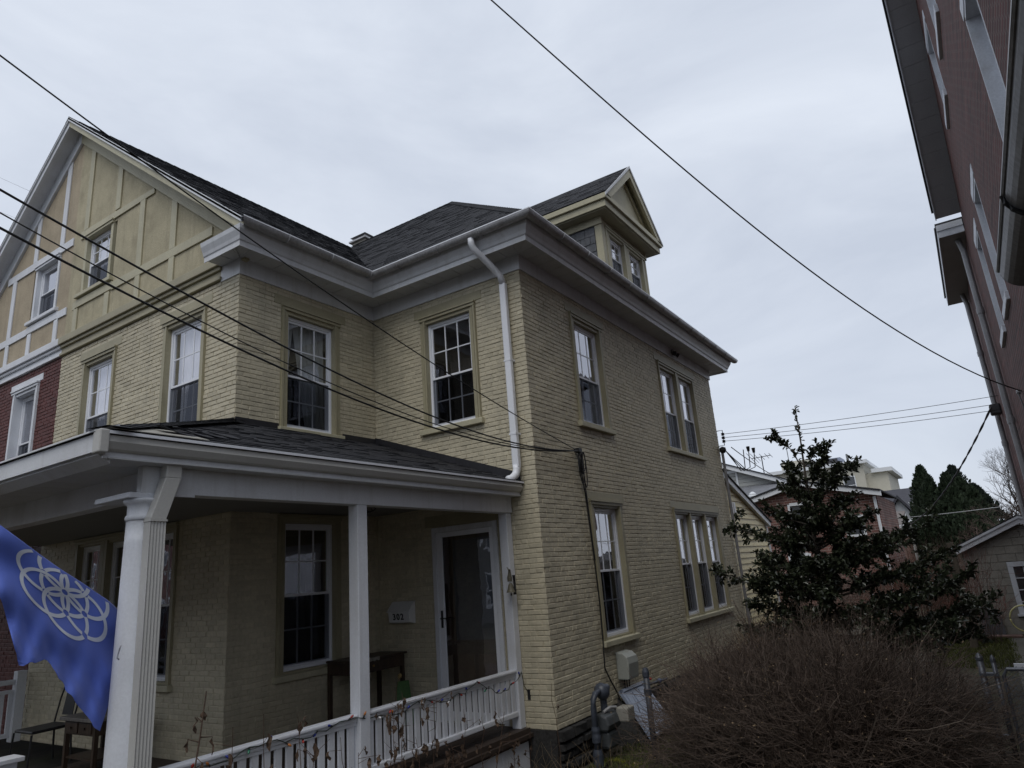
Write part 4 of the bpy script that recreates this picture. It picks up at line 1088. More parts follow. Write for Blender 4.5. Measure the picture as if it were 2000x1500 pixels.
# ------------------------------------------------------------------ things on the side wall
mb = MB(); mb.tube([(1.27, -.03, 1.80), (1.30, -.035, 1.45), (1.36, -.035, 1.1), (1.40, -.035, .6), (1.44, -.035, 0), (1.46, -.035, -.5), (1.44, -.035, -1.0), (1.41, -.035, -1.42), (1.52, -.04, -1.58), (1.70, -.05, -1.80), (1.76, -.06, -1.95)], .011, 6)
mb.tube([(1.30, -.05, 1.78), (1.34, -.05, 1.5), (1.37, -.05, 1.1), (1.405, -.045, .6), (1.44, -.045, .1)], .008, 5)
mb.build('wall_cable', BLK, None, 'black cable running down the yellow side wall past the lower window', cat='cable')
t = thing('cable_coil', 'tangle of black cable loops hanging from a bracket on the yellow side wall', 'cable', (1.24, -.06, 1.75))
MB().box(1.19, 1.29, -.09, -.005, 1.74, 1.80).build('bracket', IRON, t)
for k, (w, h) in enumerate(((.05, .42), (.065, .50), (.04, .34), (.075, .30), (.055, .55))):
    MB().tube([(1.24 + k * .012 + w * math.sin(q), -.06 - .012 * k, 1.74 - h / 2 + h / 2 * math.cos(q)) for q in [2 * math.pi * i / 18 for i in range(19)]], .008, 5).build('loop', BLK, t)
t = thing('floodlight', 'small dark security lamp under the eave of the yellow side wall', 'lamp', (6.3, -.1, 4.55))
MB().lathe((6.3, -.036, 4.56), [(.07, 0), (.07, .03)], 14, (0, -1, 0)).build('base', M('lamp_grey', (.16, .16, .16), .5), t)
for s in (-1, 1): MB().lathe((6.3 + s * .06, -.07, 4.54), [(.02, 0), (.03, .03), (.055, .10), (.05, .105)], 12, (s * .5, -.6, -.5)).build('lamp_head', IRON, t)
t = thing('meter_box', 'grey plastic utility box with domed top on the yellow side wall', 'utility box', (2.1, 0, -1.65))
pf = [(-.015, -1.64), (-.20, -1.64), (-.22, -1.42), (-.20, -1.33), (-.13, -1.27), (-.015, -1.25)]
MB().prism([(1.83, y, z) for y, z in pf], (.36, 0, 0)).build('cover', GBOX, t, fix=True, bevel=.015)
MB().box(1.845, 2.175, -.205, -.198, -1.6, -1.45).build('door', GBOX, t, bevel=.004)
for k in range(3): MB().tube([(1.92 + k * .08, -.08, -1.64), (1.92 + k * .08, -.07, -1.85), (1.9 + k * .07, -.04, -2.0)], .010, 5).build('lead', BLK, t)
PXX = .88
t = thing('vent_pipe', 'dark grey upright pipe with valve in front of the steel cellar door', 'pipe', (PXX, -.90, GZ))
MB().tube([(PXX, -.90, GZ), (PXX, -.90, -1.40)], .040, 12).build('pipe', GPIPE, t, smooth=True)
MB().lathe((PXX, -.90, 0), [(.052, -1.66), (.052, -1.59)], 14).build('coupling', GPIPE, t)
MB().lathe((PXX, -.90, 0), [(.047, -1.44), (.047, -1.38), (.030, -1.33)], 14).build('coupling', GPIPE, t)
MB().tube([(PXX, -.90, -1.54), (PXX + .3, -.91, -1.55), (PXX + .62, -.92, -1.56)], .018, 8).build('side_pipe', GPIPE, t)
MB().lathe((PXX + .36, -.91, -1.552), [(.02, 0), (.034, .01), (.034, .05), (.02, .06)], 10, (1, 0, 0)).build('union', M('blue_fitting', (.035, .05, .10), .4), t)
MB().lathe((PXX + .07, -.92, -1.49), [(.018, 0), (.026, .012), (.018, .03)], 10).build('valve_knob', M('red_knob', (.35, .035, .02), .4), t)
# gas meter
t = thing('gas_meter', 'grey gas meter with riser pipe and regulator beside the steel cellar door', 'gas meter', (.75, -.3, GZ))
MET = M('meter_grey', (.060, .066, .070), .45, .15, 5)
MB().tube([(.42, -.32, GZ), (.42, -.32, -1.75), (.43, -.32, -1.66), (.50, -.32, -1.60), (.60, -.32, -1.585), (.70, -.32, -1.585)], .040, 12).build('riser', GPIPE, t, smooth=True)
MB().lathe((.42, -.32, 0), [(.058, -2.16), (.060, -2.10), (.052, -2.06), (.058, -2.02), (.050, -1.98)], 14).build('coupling', GPIPE, t)
MB().lathe((.42, -.32, 0), [(.07, GZ), (.068, -2.3), (.05, -2.24)], 14).build('sleeve', GPIPE, t)
MB().lathe((.70, -.32, -1.60), [(.05, -.09), (.10, -.05), (.112, 0), (.10, .05), (.05, .09), (.03, .12)], 18, (.55, -.5, .45)).build('regulator', GPIPE, t, smooth=True)
MB().tube([(.70, -.32, -1.60), (.72, -.32, -1.75), (.72, -.32, -1.86)], [.05, .045, .05], 10).build('union', GPIPE, t)
mb = MB(); mb.prism([(.52, -.22, -2.06), (.52, -.44, -2.06), (.52, -.47, -1.98), (.52, -.44, -1.88), (.52, -.36, -1.85), (.52, -.24, -1.86)], (.40, 0, 0)); mb.build('meter_body', MET, t, fix=True, bevel=.03)
MB().box(.56, .88, -.44, -.24, -2.28, -2.06).build('meter_case', MET, t, bevel=.04)
ix = MB().box(.84, 1.06, -.60, -.42, -2.0, -1.82).build('index_box', M('meter_beige', (.26, .25, .22), .5, .1), t, bevel=.02)
MB().box(1.06, 1.075, -.575, -.445, -1.98, -1.84).build('dial_window', M('dial_face', (.10, .09, .08), .3), ix)
MB().tube([(.60, -.36, -1.84), (.72, -.40, -1.80), (.86, -.42, -1.82)], .02, 8).build('bridge_pipe', M('pale_grey', (.3, .3, .3), .4), t)
# steel bulkhead door to the cellar
t = thing('cellar_door', 'blue grey ribbed steel cellar hatch standing raised against the yellow side wall', 'cellar door', (2.0, -.6, GZ))
A, B, Cc, Dd = Vector((1.74, -.06, -1.78)), Vector((2.58, -.06, -1.78)), Vector((2.24, -.64, -2.32)), Vector((1.40, -.64, -2.32))
nn = (B - A).cross(Dd - A).normalized()
if nn.z < 0: nn = -nn
MB().prism([A, B, Cc, Dd], -nn * .03).build('leaf', BULK, t, bevel=.006)
def bl(u, v): return A + (B - A) * u + (Dd - A) * v
mb = MB()
for (u0, u1, v0, v1) in ((0, 1, 0, .06), (0, 1, .94, 1), (0, .07, 0, 1), (.93, 1, 0, 1)): mb.prism([bl(u0, v0), bl(u1, v0), bl(u1, v1), bl(u0, v1)], nn * .022)
mb.build('leaf_rim', BULK, t)
for k in range(3):
    u = .11 + k * .27; MB().prism([bl(u, .1), bl(u + .24, .1), bl(u + .24, .92), bl(u, .92)], nn * .016).build('rib_panel', BULK, t, bevel=.005)
MB().tube([bl(.47, .62) + nn * .02, bl(.47, .62) + nn * .07, bl(.56, .62) + nn * .07, bl(.56, .62) + nn * .02], .010, 5).build('handle', IRON, t)
for xx in (1.44, 2.2): MB().prism([(xx, -.02, GZ), (xx, -.62, GZ), (xx, -.62, -2.38), (xx + .3, -.02, -1.88)], (.05, 0, 0)).build('side_wall', STONE, t)
# service entrance conduit at the back corner
t = thing('service_mast', 'grey electric conduit with weatherhead and insulator at the back corner of the yellow house', 'conduit', (8.86, -.08, GZ))
CND = M('grey_conduit', (.28, .28, .29), .45, .15, metal=.3)
MB().tube([(8.83, -.08, GZ), (8.83, -.08, 2.52)], .035, 10).build('conduit', CND, t)
MB().lathe((8.83, -.1, 0), [(.05, 2.50), (.085, 2.56), (.075, 2.63), (.02, 2.66)], 14).build('weatherhead', IRON, t)
for k in range(3): MB().tube([(8.85, -.16, 2.55), (8.9, -.32, 2.25 + k * .04), (8.98 + k * .06, -.42 - k * .06, 2.02), (9.1 + k * .08, -.5 - k * .1, 2.1), (9.12 + k * .1, -.52 - k * .1, 2.55 - k * .04)], .012, 5).build('service_lead', BLK, t)
for k in range(2): MB().tube([(9.2 + k * .1, -.62 - k * .1, 2.50 - k * .04), (9.2 + k * .1, -.62 - k * .1, 2.62 - k * .04)], [.03, .045], 8).build('connector', BLK, t)
MB().tube([(8.8, -.02, 3.06), (8.8, -.17, 3.06), (8.8, -.17, 2.68), (8.8, -.02, 2.68)], .012, 5).build('rack', IRON, t)
for z in (2.78, 2.87, 2.96): MB().lathe((8.8, -.17, z), [(.02, -.035), (.05, -.02), (.03, 0), (.05, .02), (.02, .035)], 10).build('insulator', IRON, t)
MB().tube([(8.84, -.1, 2.2), (8.87, -.09, .6), (8.86, -.09, -.8), (8.95, -.12, -1.6), (8.9, -.1, GZ)], .014, 5).build('ground_lead', CND, t)

# ------------------------------------------------------------------ rear addition with yellow siding
SID = M('yellow_vinyl_siding', (.72, .62, .36), .5, .05, 2, 40)
add = thing('rear_addition', 'yellow clapboard lean-to with sloping white eave behind the brick house', 'addition', (10.4, .1, GZ))
def add_top(x): return 2.05 - (x - 8.9) * .295
XE = 12.55
z = GZ; k = 0
while z < 2.05:
    x1 = XE if add_top(XE) > z + .15 else 8.9 + (2.05 - z) / .295
    if x1 > 9.0:
        za, zb_ = z, z + .142
        xt = min(x1, 8.9 + (2.05 - zb_) / .295)
        MB().hexa([(8.9, .14, za), (x1, .14, za), (x1, .090, za), (8.9, .090, za), (8.9, .14, zb_ + .02), (max(xt, 8.92), .14, zb_ + .02), (max(xt, 8.92), .118, zb_ + .02), (8.9, .118, zb_ + .02)]).build('siding_board', SID, add)
    z += .142; k += 1
MB().prism([(8.9, .145, GZ), (XE, .145, GZ), (XE, .145, add_top(XE)), (8.9, .145, 2.05)], (0, 3.0, 0)).build('wall', SID, add)
MB().prism([(8.85, .0, 2.08), (XE + .25, .0, add_top(XE + .25)), (XE + .25, .0, add_top(XE + .25) - .14), (8.85, .0, 1.93)], (0, .09, 0)).build('rake_board', WALU, add)
MB().prism([(8.85, -.03, 2.11), (XE + .3, -.03, add_top(XE + .3) + .03), (XE + .3, -.03, add_top(XE + .3)), (8.85, -.03, 2.08)], (0, 3.2, 0)).build('roof', SHG, add)
MB().box(XE - .04, XE + .06, .06, .16, GZ, add_top(XE)).build('corner_board', WALU, add)
for k in range(2):
    MB().box(9.35 + k * .22, 9.47 + k * .22, .05, .1, 1.05, 1.34).build('vent_hood', VIN, add, bevel=.01)

# ------------------------------------------------------------------ tall brick building on the right
RY = -6.05
tall = thing('tall_brick_building', 'tall dark red brick building with steep gable eave on the right edge', 'building', (1.5, RY - 4, GZ))
RBK = brick_tex('dark_red_brick', (.115, .031, .026), (.065, .021, .019), (.13, .09, .08), 0, ms=.012, weather=(.35, 1, 13))
F5 = Fr((0, RY, 0), (1, 0, 0), (0, 1, 0))
RK = .96
def rk(x): return 9.76 - RK * (x - 5.12)
AX = 1.4
rw = [(-.65, .35, 3.5, 5.70), (4.05, 5.0, 3.50, 5.42), (5.95, 6.9, 3.48, 5.28), (-4.0, -3.0, 3.5, 5.7), (2.45, 3.4, 7.5, 9.3), (4.5, 5.42, 7.35, 8.75),
      (-.65, .35, -.9, 1.2), (4.05, 5.0, -.9, 1.2), (6.0, 6.9, -.9, 1.2)]
wall_sheet(F5, -5.0, 13.95, GZ, 6.40, [h for h in rw if h[2] < 6.4]).build('wall', RBK, tall)
mb = MB()
hs = [h for h in rw if h[2] > 6.4]
xs = sorted({-5.0, -2.0, AX, 3.0, 6.0, 8.35, *[h[0] for h in hs], *[h[1] for h in hs]})
def gt(x): return max(6.40, min(rk(x) + .0, rk(2 * AX - x)))
for a, b in zip(xs, xs[1:]):
    hh = [h for h in hs if h[0] <= a and b <= h[1]]
    if hh:
        h = hh[0]
        mb.poly([F5.p(a, 0, 6.4), F5.p(b, 0, 6.4), F5.p(b, 0, h[2]), F5.p(a, 0, h[2])])
        if gt((a + b) / 2) > h[3]: mb.poly([F5.p(a, 0, min(h[3], gt(a))), F5.p(b, 0, min(h[3], gt(b))), F5.p(b, 0, gt(b)), F5.p(a, 0, gt(a))])
    else: mb.poly([F5.p(a, 0, 6.4), F5.p(b, 0, 6.4), F5.p(b, 0, gt(b)), F5.p(a, 0, gt(a))])
mb.build('gable_wall', RBK, tall)
MB().poly([(13.95, RY, GZ), (13.95, RY - 9, GZ), (13.95, RY - 9, 6.4), (13.95, RY, 6.4)]).build('wall', RBK, tall)
MB().poly([(-5, RY, GZ), (-5, RY - 9, GZ), (-5, RY - 9, 6.4), (-5, RY, 6.4)]).build('wall', RBK, tall)
RWH = M('worn_white_paint', (.58, .61, .66), .5, .08, 3, 40, .2, 40, dirt=(.35, .33, .33), damt=.5, dscale=4)
for h in rw:
    mb = MB(); a, b, c, d = h
    F5.box(mb, b - .002, b + .035, -.21, .003, c, d); F5.box(mb, a - .035, a + .002, -.21, .003, c, d); F5.box(mb, a, b, -.21, .002, d - .002, d + .05)
    w = mb.build('window', RWH, tall)
    F5.box(MB(), a - .12, b + .16, -.12, .05, c - .14, c - .002).build('sill', RWH, w, bevel=.01)
    F5.box(MB(), a - .10, b + .10, -.12, .012, d + .052, d + .24).build('lintel', RWH, w, bevel=.01)
    mb = MB(); F5.box(mb, a, a + .06, -.20, -.15, c, d); F5.box(mb, b - .06, b, -.20, -.15, c, d); F5.box(mb, a, b, -.20, -.149, d - .07, d); F5.box(mb, a, b, -.20, -.149, c, c + .07); F5.box(mb, a, b, -.20, -.151, (c + d) / 2 - .03, (c + d) / 2 + .03)
    mb.build('window_frame', VIN, w)
    quad_on(F5, a + .05, b - .05, -.175, c + .05, d - .05).build('pane', PANE, w)
    quad_on(F5, a - .1, b + .1, -.215, c - .1, d + .1).build('room_interior', DRK, w)
# raking eave: soffit, fascia, roof
SFG = M('grey_soffit_boards', (.33, .335, .35), .6, .06, 3, 40)
xlo = 8.32
yo = RY + .45
def rake_strip(y0, y1, t0, t1, x0=-2.0, x1=None, name='soffit', m=SFG):
    x1 = x1 or xlo
    pts = [(AX, y0, rk(AX) + t0), (x1, y0, rk(x1) + t0), (x1, y0, rk(x1) + t1), (AX, y0, rk(AX) + t1)]
    return MB().prism(pts, (0, y1 - y0, 0)).build(name, m, tall)
n = 26
for k in range(n):
    a, b = AX + (xlo - AX) * k / n, AX + (xlo - AX) * (k + 1) / n - .008
    pts = [(a, RY, rk(a)), (b, RY, rk(b)), (b, RY, rk(b) + .02), (a, RY, rk(a) + .02)]
    MB().prism(pts, (0, .45, 0)).build('soffit_board', SFG, tall)
rake_strip(yo, yo + .02, -.02, .26, name='rake_fascia', m=RWH)
rake_strip(yo + .02, yo + .06, .17, .26, name='rake_drip_edge', m=BLK)
rake_strip(RY - 9, yo + .05, .262, .30, name='roof', m=SHG)
MB().prism([(AX, RY - 9, rk(AX) + .262), (-5.6, RY - 9, rk(2 * AX + 5.6) + .262), (-5.6, RY - 9, rk(2 * AX + 5.6) + .3), (AX, RY - 9, rk(AX) + .3)], (0, 9.5, 0)).build('roof', SHG, tall)
# lower rear eave box
MB().box(8.62, 13.98, RY - 6, RY + .50, 6.66, 6.72).build('rear_roof', SHG, tall)
MB().box(8.60, 8.62, RY, RY + .49, 6.37, 6.52).build('eave_end_board', RWH, tall)
MB().box(8.58, 8.60, RY, RY + .49, 6.525, 6.66).build('eave_end_board', RWH, tall)
MB().box(8.62, 13.95, RY, RY + .47, 6.37, 6.39).build('soffit', SFG, tall)
MB().box(8.62, 13.95, RY + .471, RY + .49, 6.36, 6.66).build('fascia', RWH, tall)
MB().tube([(8.62, RY + .51, 6.62), (13.95, RY + .51, 6.62)], .022, 6).build('eave_gutter', BLK, tall)
for (x, y0, z1) in ((9.0, .09, 6.36), (13.15, .09, 6.36)):
    d = MB().tube([(x, RY + .14, z1), (x, RY + y0, z1 - .3), (x, RY + y0, GZ)], .06, 10).build('downspout', CND, tall)
    for z in (4.6, 2.2, .2): MB().lathe((x, RY + y0, 0), [(.075, z), (.075, z + .12)], 12).build('coupling', CND, d)
MB().box(12.6, 12.9, RY + .0, RY + .24, 2.95, 3.22).build('drip_hood', M('dark_box', (.05, .05, .055), .5), tall, bevel=.04)
MB().lathe((6.16, RY + .02, 2.34), [(.04, 0), (.05, .03), (.03, .06)], 10, (0, 1, 0)).build('wire_anchor', CND, tall)
MB().tube([(6.16, RY + .06, 2.34), (5.9, RY + .06, 2.12), (5.75, RY + .05, 1.95), (5.95, RY + .05, 1.9), (6.1, RY + .04, 2.1)], .01, 5).build('cable_loop', BLK, tall)
# its side porch gutter, close to the camera
pg = thing('porch_gutter', 'weathered round metal gutter hanging at the upper right edge beside the brick building', 'gutter', (-4.6, -5.4, 1.2))
gp = [(-5.40 + .105 * math.cos(q), 1.25 + .105 * math.sin(q)) for q in [math.pi + math.pi * k / 14 for k in range(15)]]
gp += [(-5.40 + .098 * math.cos(q), 1.25 + .098 * math.sin(q)) for q in [2 * math.pi - math.pi * k / 14 for k in range(15)]]
DGAL = M('dark_galvanised', (.20, .20, .21), .38, .2, 3, 40, .1, 50, metal=.5, dirt=(.06, .05, .045), damt=.5, dscale=2.5)
MB().prism([(-9.5, y, z) for y, z in gp], (5.38, 0, 0)).build('trough', DGAL, pg, fix=True)
MB().tube([(-9.5, -5.297, 1.255), (-4.12, -5.297, 1.255)], .013, 8).build('rolled_edge', DGAL, pg)
MB().prism([(-4.13, y, z) for y, z in gp[:15]], (.012, 0, 0)).build('end_cap', DGAL, pg)
for x in (-5.05, -6.3, -7.6):
    MB().tube([(x, -5.40 + .112 * math.cos(q), 1.25 + .112 * math.sin(q)) for q in [math.pi + math.pi * k / 10 for k in range(11)]], .010, 5).build('bracket', IRON, pg)
MB().box(-9.5, -4.2, RY + .02, -5.505, 1.22, 1.32).build('porch_roof_edge', M('dark_roof_edge', (.05, .05, .055), .7), tall)

# ------------------------------------------------------------------ wires
def wire(A, B, sag, r, label, mat=BLK, ext=.6, n=40, name='overhead_wire', twist=0):
    A, B = Vector(A), Vector(B); pts = []
    for k in range(int(n * (1 + ext)) + 1):
        q = k / n; pts.append(A + (B - A) * q - Vector((0, 0, 4 * sag * q * (1 - q))))
    if twist:
        mb = MB()
        for ph in (0, math.pi):
            mb.tube([p + Vector((r * math.cos(i * twist + ph), r * math.sin(i * twist + ph), 0)) for i, p in enumerate(pts)], r, 5)
    else: mb = MB().tube(pts, r, 6)
    return mb.build(name, mat, None, label, cat='wire', smooth=True)
def cwire(A, B2, c, r, label, send):
    pts = []; n = 46
    for k in range(n + 1):
        q = send * k / n; z = ((c[0] * q + c[1]) * q + c[2]) * q + c[3] if q <= 1 else (c[0] + c[1] + c[2] + c[3]) + (3 * c[0] + 2 * c[1] + c[2]) * (q - 1)
        pts.append((A[0] + (B2[0] - A[0]) * q, A[1] + (B2[1] - A[1]) * q, z))
    return MB().tube(pts, r, 6).build('overhead_wire', BLK, None, label, cat='wire', smooth=True)
cwire([1.065, -0.13, 1.733], [-6.646, 0.101], [0.0226, 0.5889, 1.4536, 1.7329], 0.0072, 'thin black wire highest on the left, crossing the gable peak down to the side wall', 1.7)
cwire([1.065, -0.13, 1.733], [-6.553, 0.036], [-0.7955, 2.6764, -0.8789, 1.733], 0.0092, 'thick black wire crossing the attic window, upper of two heavy wires on the left', 1.7)
cwire([1.065, -0.13, 1.733], [-6.514, 0.099], [-0.3723, 2.1282, -0.888, 1.7329], 0.0055, 'thin black wire running between the two heavy wires in front of the gable', 1.7)
cwire([1.065, -0.13, 1.733], [-6.491, 0.134], [-0.4954, 2.3207, -1.0495, 1.7329], 0.0098, 'thick black wire, lowest of those sweeping across the second floor windows', 1.7)
cwire([5.519, -6.0, 2.237], [-1.505, -0.846], [-1.9603, 5.6756, 1.8043, 2.2375], 0.0108, 'long black wire crossing the open sky from top centre to the tall brick building', 1.6)
wire((8.8, -.22, 2.96), (10.6, RY + .1, 3.07), .04, .006, 'topmost of three thin wires strung from the back corner to the tall building', ext=0)
wire((8.8, -.22, 2.87), (10.7, RY + .1, 2.90), .05, .006, 'middle of three thin wires strung from the back corner to the tall building', ext=0)
wire((8.8, -.22, 2.78), (10.8, RY + .1, 2.78), .05, .006, 'lowest of three thin wires strung from the back corner to the tall building', ext=0)
wire((8.9, -.3, 2.62), at(1545, 945, 0, 20), .1, .012, 'dark wire sloping down from the back corner of the yellow house behind the holly', ext=.3)
wire((12.4, RY + .2, 3.12), at(1725, 1035, 0, 30), .9, .016, 'twisted cable hanging steeply from the tall building towards the evergreens', twist=.9, ext=.05, n=90, mat=M('weathered_cable', (.10, .10, .11), .6))
wire(at(2060, 975, 0, 16), at(1640, 1018, 0, 30), .12, .012, 'pale thin wire crossing low in front of the evergreens', ext=.1, mat=M('pale_wire', (.42, .42, .42), .5))
wire((9.0, 12.0, 8.6), at(0, 347, 0, 14), .05, .012, 'upper of two thin wires behind the gable at the left edge', ext=1.2)
wire((9.0, 12.0, 8.2), at(0, 414, 0, 14), .05, .010, 'lower of two thin wires behind the gable at the left edge', ext=1.2)

# ------------------------------------------------------------------ ground
GR = M('ground_soil', (.045, .038, .026), .95, .4, 2.5, 40, .8, 30, dirt=(.065, .070, .025), damt=.9, dscale=.8)
mb = MB(); n = 40; ext = 420
gx = sorted(set([-420, -60, -20] + [-12 + k * .5 for k in range(70)] + [24, 30, 40, 60, 120, 420]))
gy = sorted(set([-420, -60, -20] + [-9 + k * .5 for k in range(24)] + [4, 8, 20, 60, 420]))
rs = random.Random(8); idx = {}
for i, x in enumerate(gx):
    for k, y in enumerate(gy):
        b = .05 if -11 < x < 22 and -8.9 < y < 2.4 else 0
        mb.v.append((x, y, GZ + rs.uniform(-b, b)))
for i in range(len(gx) - 1):
    for k in range(len(gy) - 1):
        q = i * len(gy) + k; mb.f.append((q, q + len(gy), q + len(gy) + 1, q + 1))
mb.build('ground', GR, None, kind='structure', smooth=True)
WALK = M('worn_concrete', (.10, .095, .08), .9, .2, 2, 30, .4, 40)
MB().box(2.6, 13.5, RY + .1, -5.0, GZ - .05, GZ + .05).build('path', WALK, None, kind='structure')
MOSS = M('moss_lawn', (.075, .085, .024), .95, .4, 6, 50, 1, 40)
mb = MB(); rs = random.Random(12)
def tuft(mb, x, y, z, h, n, rs):
    for _ in range(n):
        a = rs.uniform(0, 6.28); dx, dy = math.cos(a), math.sin(a); w = .006; l = h * rs.uniform(.5, 1.1); o = rs.uniform(.1, .7) * l
        b = Vector((x + rs.uniform(-.03, .03), y + rs.uniform(-.03, .03), z)); s = Vector((-dy, dx, 0)) * w
        mb.poly([b - s, b + s, b + Vector((dx * o * .4, dy * o * .4, l * .6)) + s * .7, b + Vector((dx * o, dy * o, l))])
for _ in range(2600):
    x, y = rs.uniform(8.5, 13.6), rs.uniform(-5.1, -3.6); tuft(mb, x, y, GZ + .03, .07, 3, rs)
for _ in range(1500):
    x, y = rs.uniform(-.2, 2.6), rs.uniform(-1.3, -.25); tuft(mb, x, y, GZ + .03, .05, 3, rs)
mb.build('grass', MOSS, None, kind='stuff')
YM = M('yellow_green_moss', (.16, .17, .02), .9, .2)
mb = MB()
for (px, py) in ((1178, 1487), (1190, 1484), (1205, 1484), (1218, 1488), (1230, 1494), (1240, 1499), (1246, 1492)):
    p = at(px, py, 2, GZ + .05)
    for k in range(16): tuft(mb, p.x + rs.uniform(-.05, .05), p.y + rs.uniform(-.05, .05), p.z - .01, .03, 3, rs)
mb.build('moss_streak', YM, None, kind='stuff')

# ------------------------------------------------------------------ big bare shrub
TW = M('bare_twig_bark', (.060, .046, .037), .85, .3, 8, 60)
TW2 = M('bare_twig_tips', (.100, .073, .057), .85, .3, 8, 60)
DL = M('dead_leaf', (.17, .12, .07), .8, .3, 9, 40)
def bush(name, label, c, rx, ry, zt, n, nside, seed, mats, leaf=0, tip=.3, wild=0):
    rs = random.Random(seed); t = thing(name, label, 'shrub', (c[0], c[1], GZ))
    m1, m2, m3 = MB(), MB(), MB(); H = zt - GZ
    for _ in range(n):
        a = rs.uniform(0, 2 * math.pi); rr = math.sqrt(rs.random())
        b = Vector((c[0] + rx * .45 * rr * math.cos(a), c[1] + ry * .45 * rr * math.sin(a), GZ - .02))
        a2 = a + rs.gauss(0, .45); q = rs.random() ** .6
        th = q * math.pi / 2 * 1.03; s = rs.uniform(.80, 1.0) if rs.random() < .93 else rs.uniform(1.0, 1.12)
        e = Vector((c[0] + rx * math.sin(th) * math.cos(a2) * s, c[1] + ry * math.sin(th) * math.sin(a2) * s, GZ + H * (.10 + .90 * max(0, math.cos(th)) ** .62) * s * rs.uniform(.9, 1.04)))
        if wild:                            # uneven outline: lobes, gaps and stray shoots
            lob = 1 + .07 * math.sin(3 * a2 + 1) + .05 * math.sin(7 * a2 + 2) + .05 * math.sin(5 * th + 3 * a2)
            e = Vector((c[0] + (e.x - c[0]) * lob, c[1] + (e.y - c[1]) * lob, GZ + (e.z - GZ) * (lob * .6 + .4)))
            if rs.random() < .05: e = e + (e - b).normalized() * rs.uniform(.05, .30)
        mid = (b + e) / 2 + Vector((rs.uniform(-.15, .15), rs.uniform(-.15, .15), .22 * rs.random())) * (1 + wild * 1.2)
        pts = [(1 - k) ** 2 * b + 2 * k * (1 - k) * mid + k * k * e for k in (0, .3, .6, .8, 1)]
        f_ = 2.2 if wild and rs.random() < .06 else 1
        m1.tube(pts, [.006 * f_, .005 * f_, .0038 * f_, .003, .0018], 3, cap=False)
        for _ in range(nside):
            k = rs.uniform(.45, 1); p = (1 - k) ** 2 * b + 2 * k * (1 - k) * mid + k * k * e
            w_ = .5 + .35 * wild; d = ((e - mid).normalized() + Vector((rs.gauss(0, w_), rs.gauss(0, w_), rs.gauss(.15, .4 + .2 * wild)))).normalized()
            l = tip * rs.uniform(.4, 1.1); p2 = p + d * l * .5 + Vector((rs.uniform(-.02, .02),) * 3); p3 = p + d * l + Vector((rs.uniform(-.04, .04), rs.uniform(-.04, .04), .03))
            m2.tube([p, p2, p3], [.0026, .0020, .0012], 3, cap=False)
            if leaf and rs.random() < leaf:
                sz = rs.uniform(.008, .018); v = Vector((rs.gauss(0, 1), rs.gauss(0, 1), rs.gauss(0, 1))).normalized() * sz; w = v.orthogonal().normalized() * sz * .5
                m3.poly([p3 - v * .2, p3 + w + v * .5, p3 + v * 1.6, p3 - w + v * .6])
    if wild:                                # old grey canes and a few bleached shoots among the brown ones
        m4 = MB()
        for _ in range(240):
            a = rs.uniform(0, 6.283); rr = math.sqrt(rs.random()); th = rs.uniform(.2, 1.5)
            b = Vector((c[0] + rx * .7 * rr * math.cos(a), c[1] + ry * .7 * rr * math.sin(a), GZ + H * rs.uniform(0, .5)))
            d = Vector((math.cos(a) * math.sin(th) + rs.gauss(0, .4), math.sin(a) * math.sin(th) + rs.gauss(0, .4), math.cos(th) + .2)).normalized(); l = rs.uniform(.4, 1.1)
            k1 = Vector((rs.gauss(0, .06), rs.gauss(0, .06), rs.gauss(0, .05)))
            m4.tube([b, b + d * l * .35 + k1, b + d * l * .7 + k1 * 1.5, b + d * l + k1], [.006, .005, .0035, .002], 4, cap=False)
        m4.build('pale_canes', M('bleached_cane', (.15, .12, .095), .8, .3, 8, 60), t, kind='stuff')
    m1.build('stems', mats[0], t, kind='stuff'); m2.build('twigs', mats[1], t, kind='stuff')
    if m3.v: m3.build('dead_leaves', DL, t, kind='stuff')
    return t
bush('bare_shrub', 'large rounded leafless brown shrub in front of the side wall at the lower right', (.80, -2.93), 1.75, 1.95, -.84, 2300, 10, 31, (TW, TW2), leaf=.07, wild=1)
bush('bare_shrub', 'thin reddish leafless shrub against the block garage wall', (12.6, -4.55), .9, .75, .1, 60, 9, 33, (TW2, M('red_twigs', (.16, .06, .045), .8, .3)), tip=.5)
bush('bare_shrub', 'tangle of reddish brown bare twigs by the clothes pole and wooden post', (13.0, -3.2), 1.6, 1.3, .05, 330, 8, 34, (TW2, M('rusty_twigs', (.15, .062, .042), .8, .3)), tip=.45)
bush('bare_shrub', 'golden brown dry shrub under the lowest holly boughs beside the side wall', (6.4, -1.5), 1.6, 1.0, -.95, 420, 7, 35, (TW2, M('golden_twigs', (.17, .10, .045), .85, .3)), leaf=.25, tip=.4)

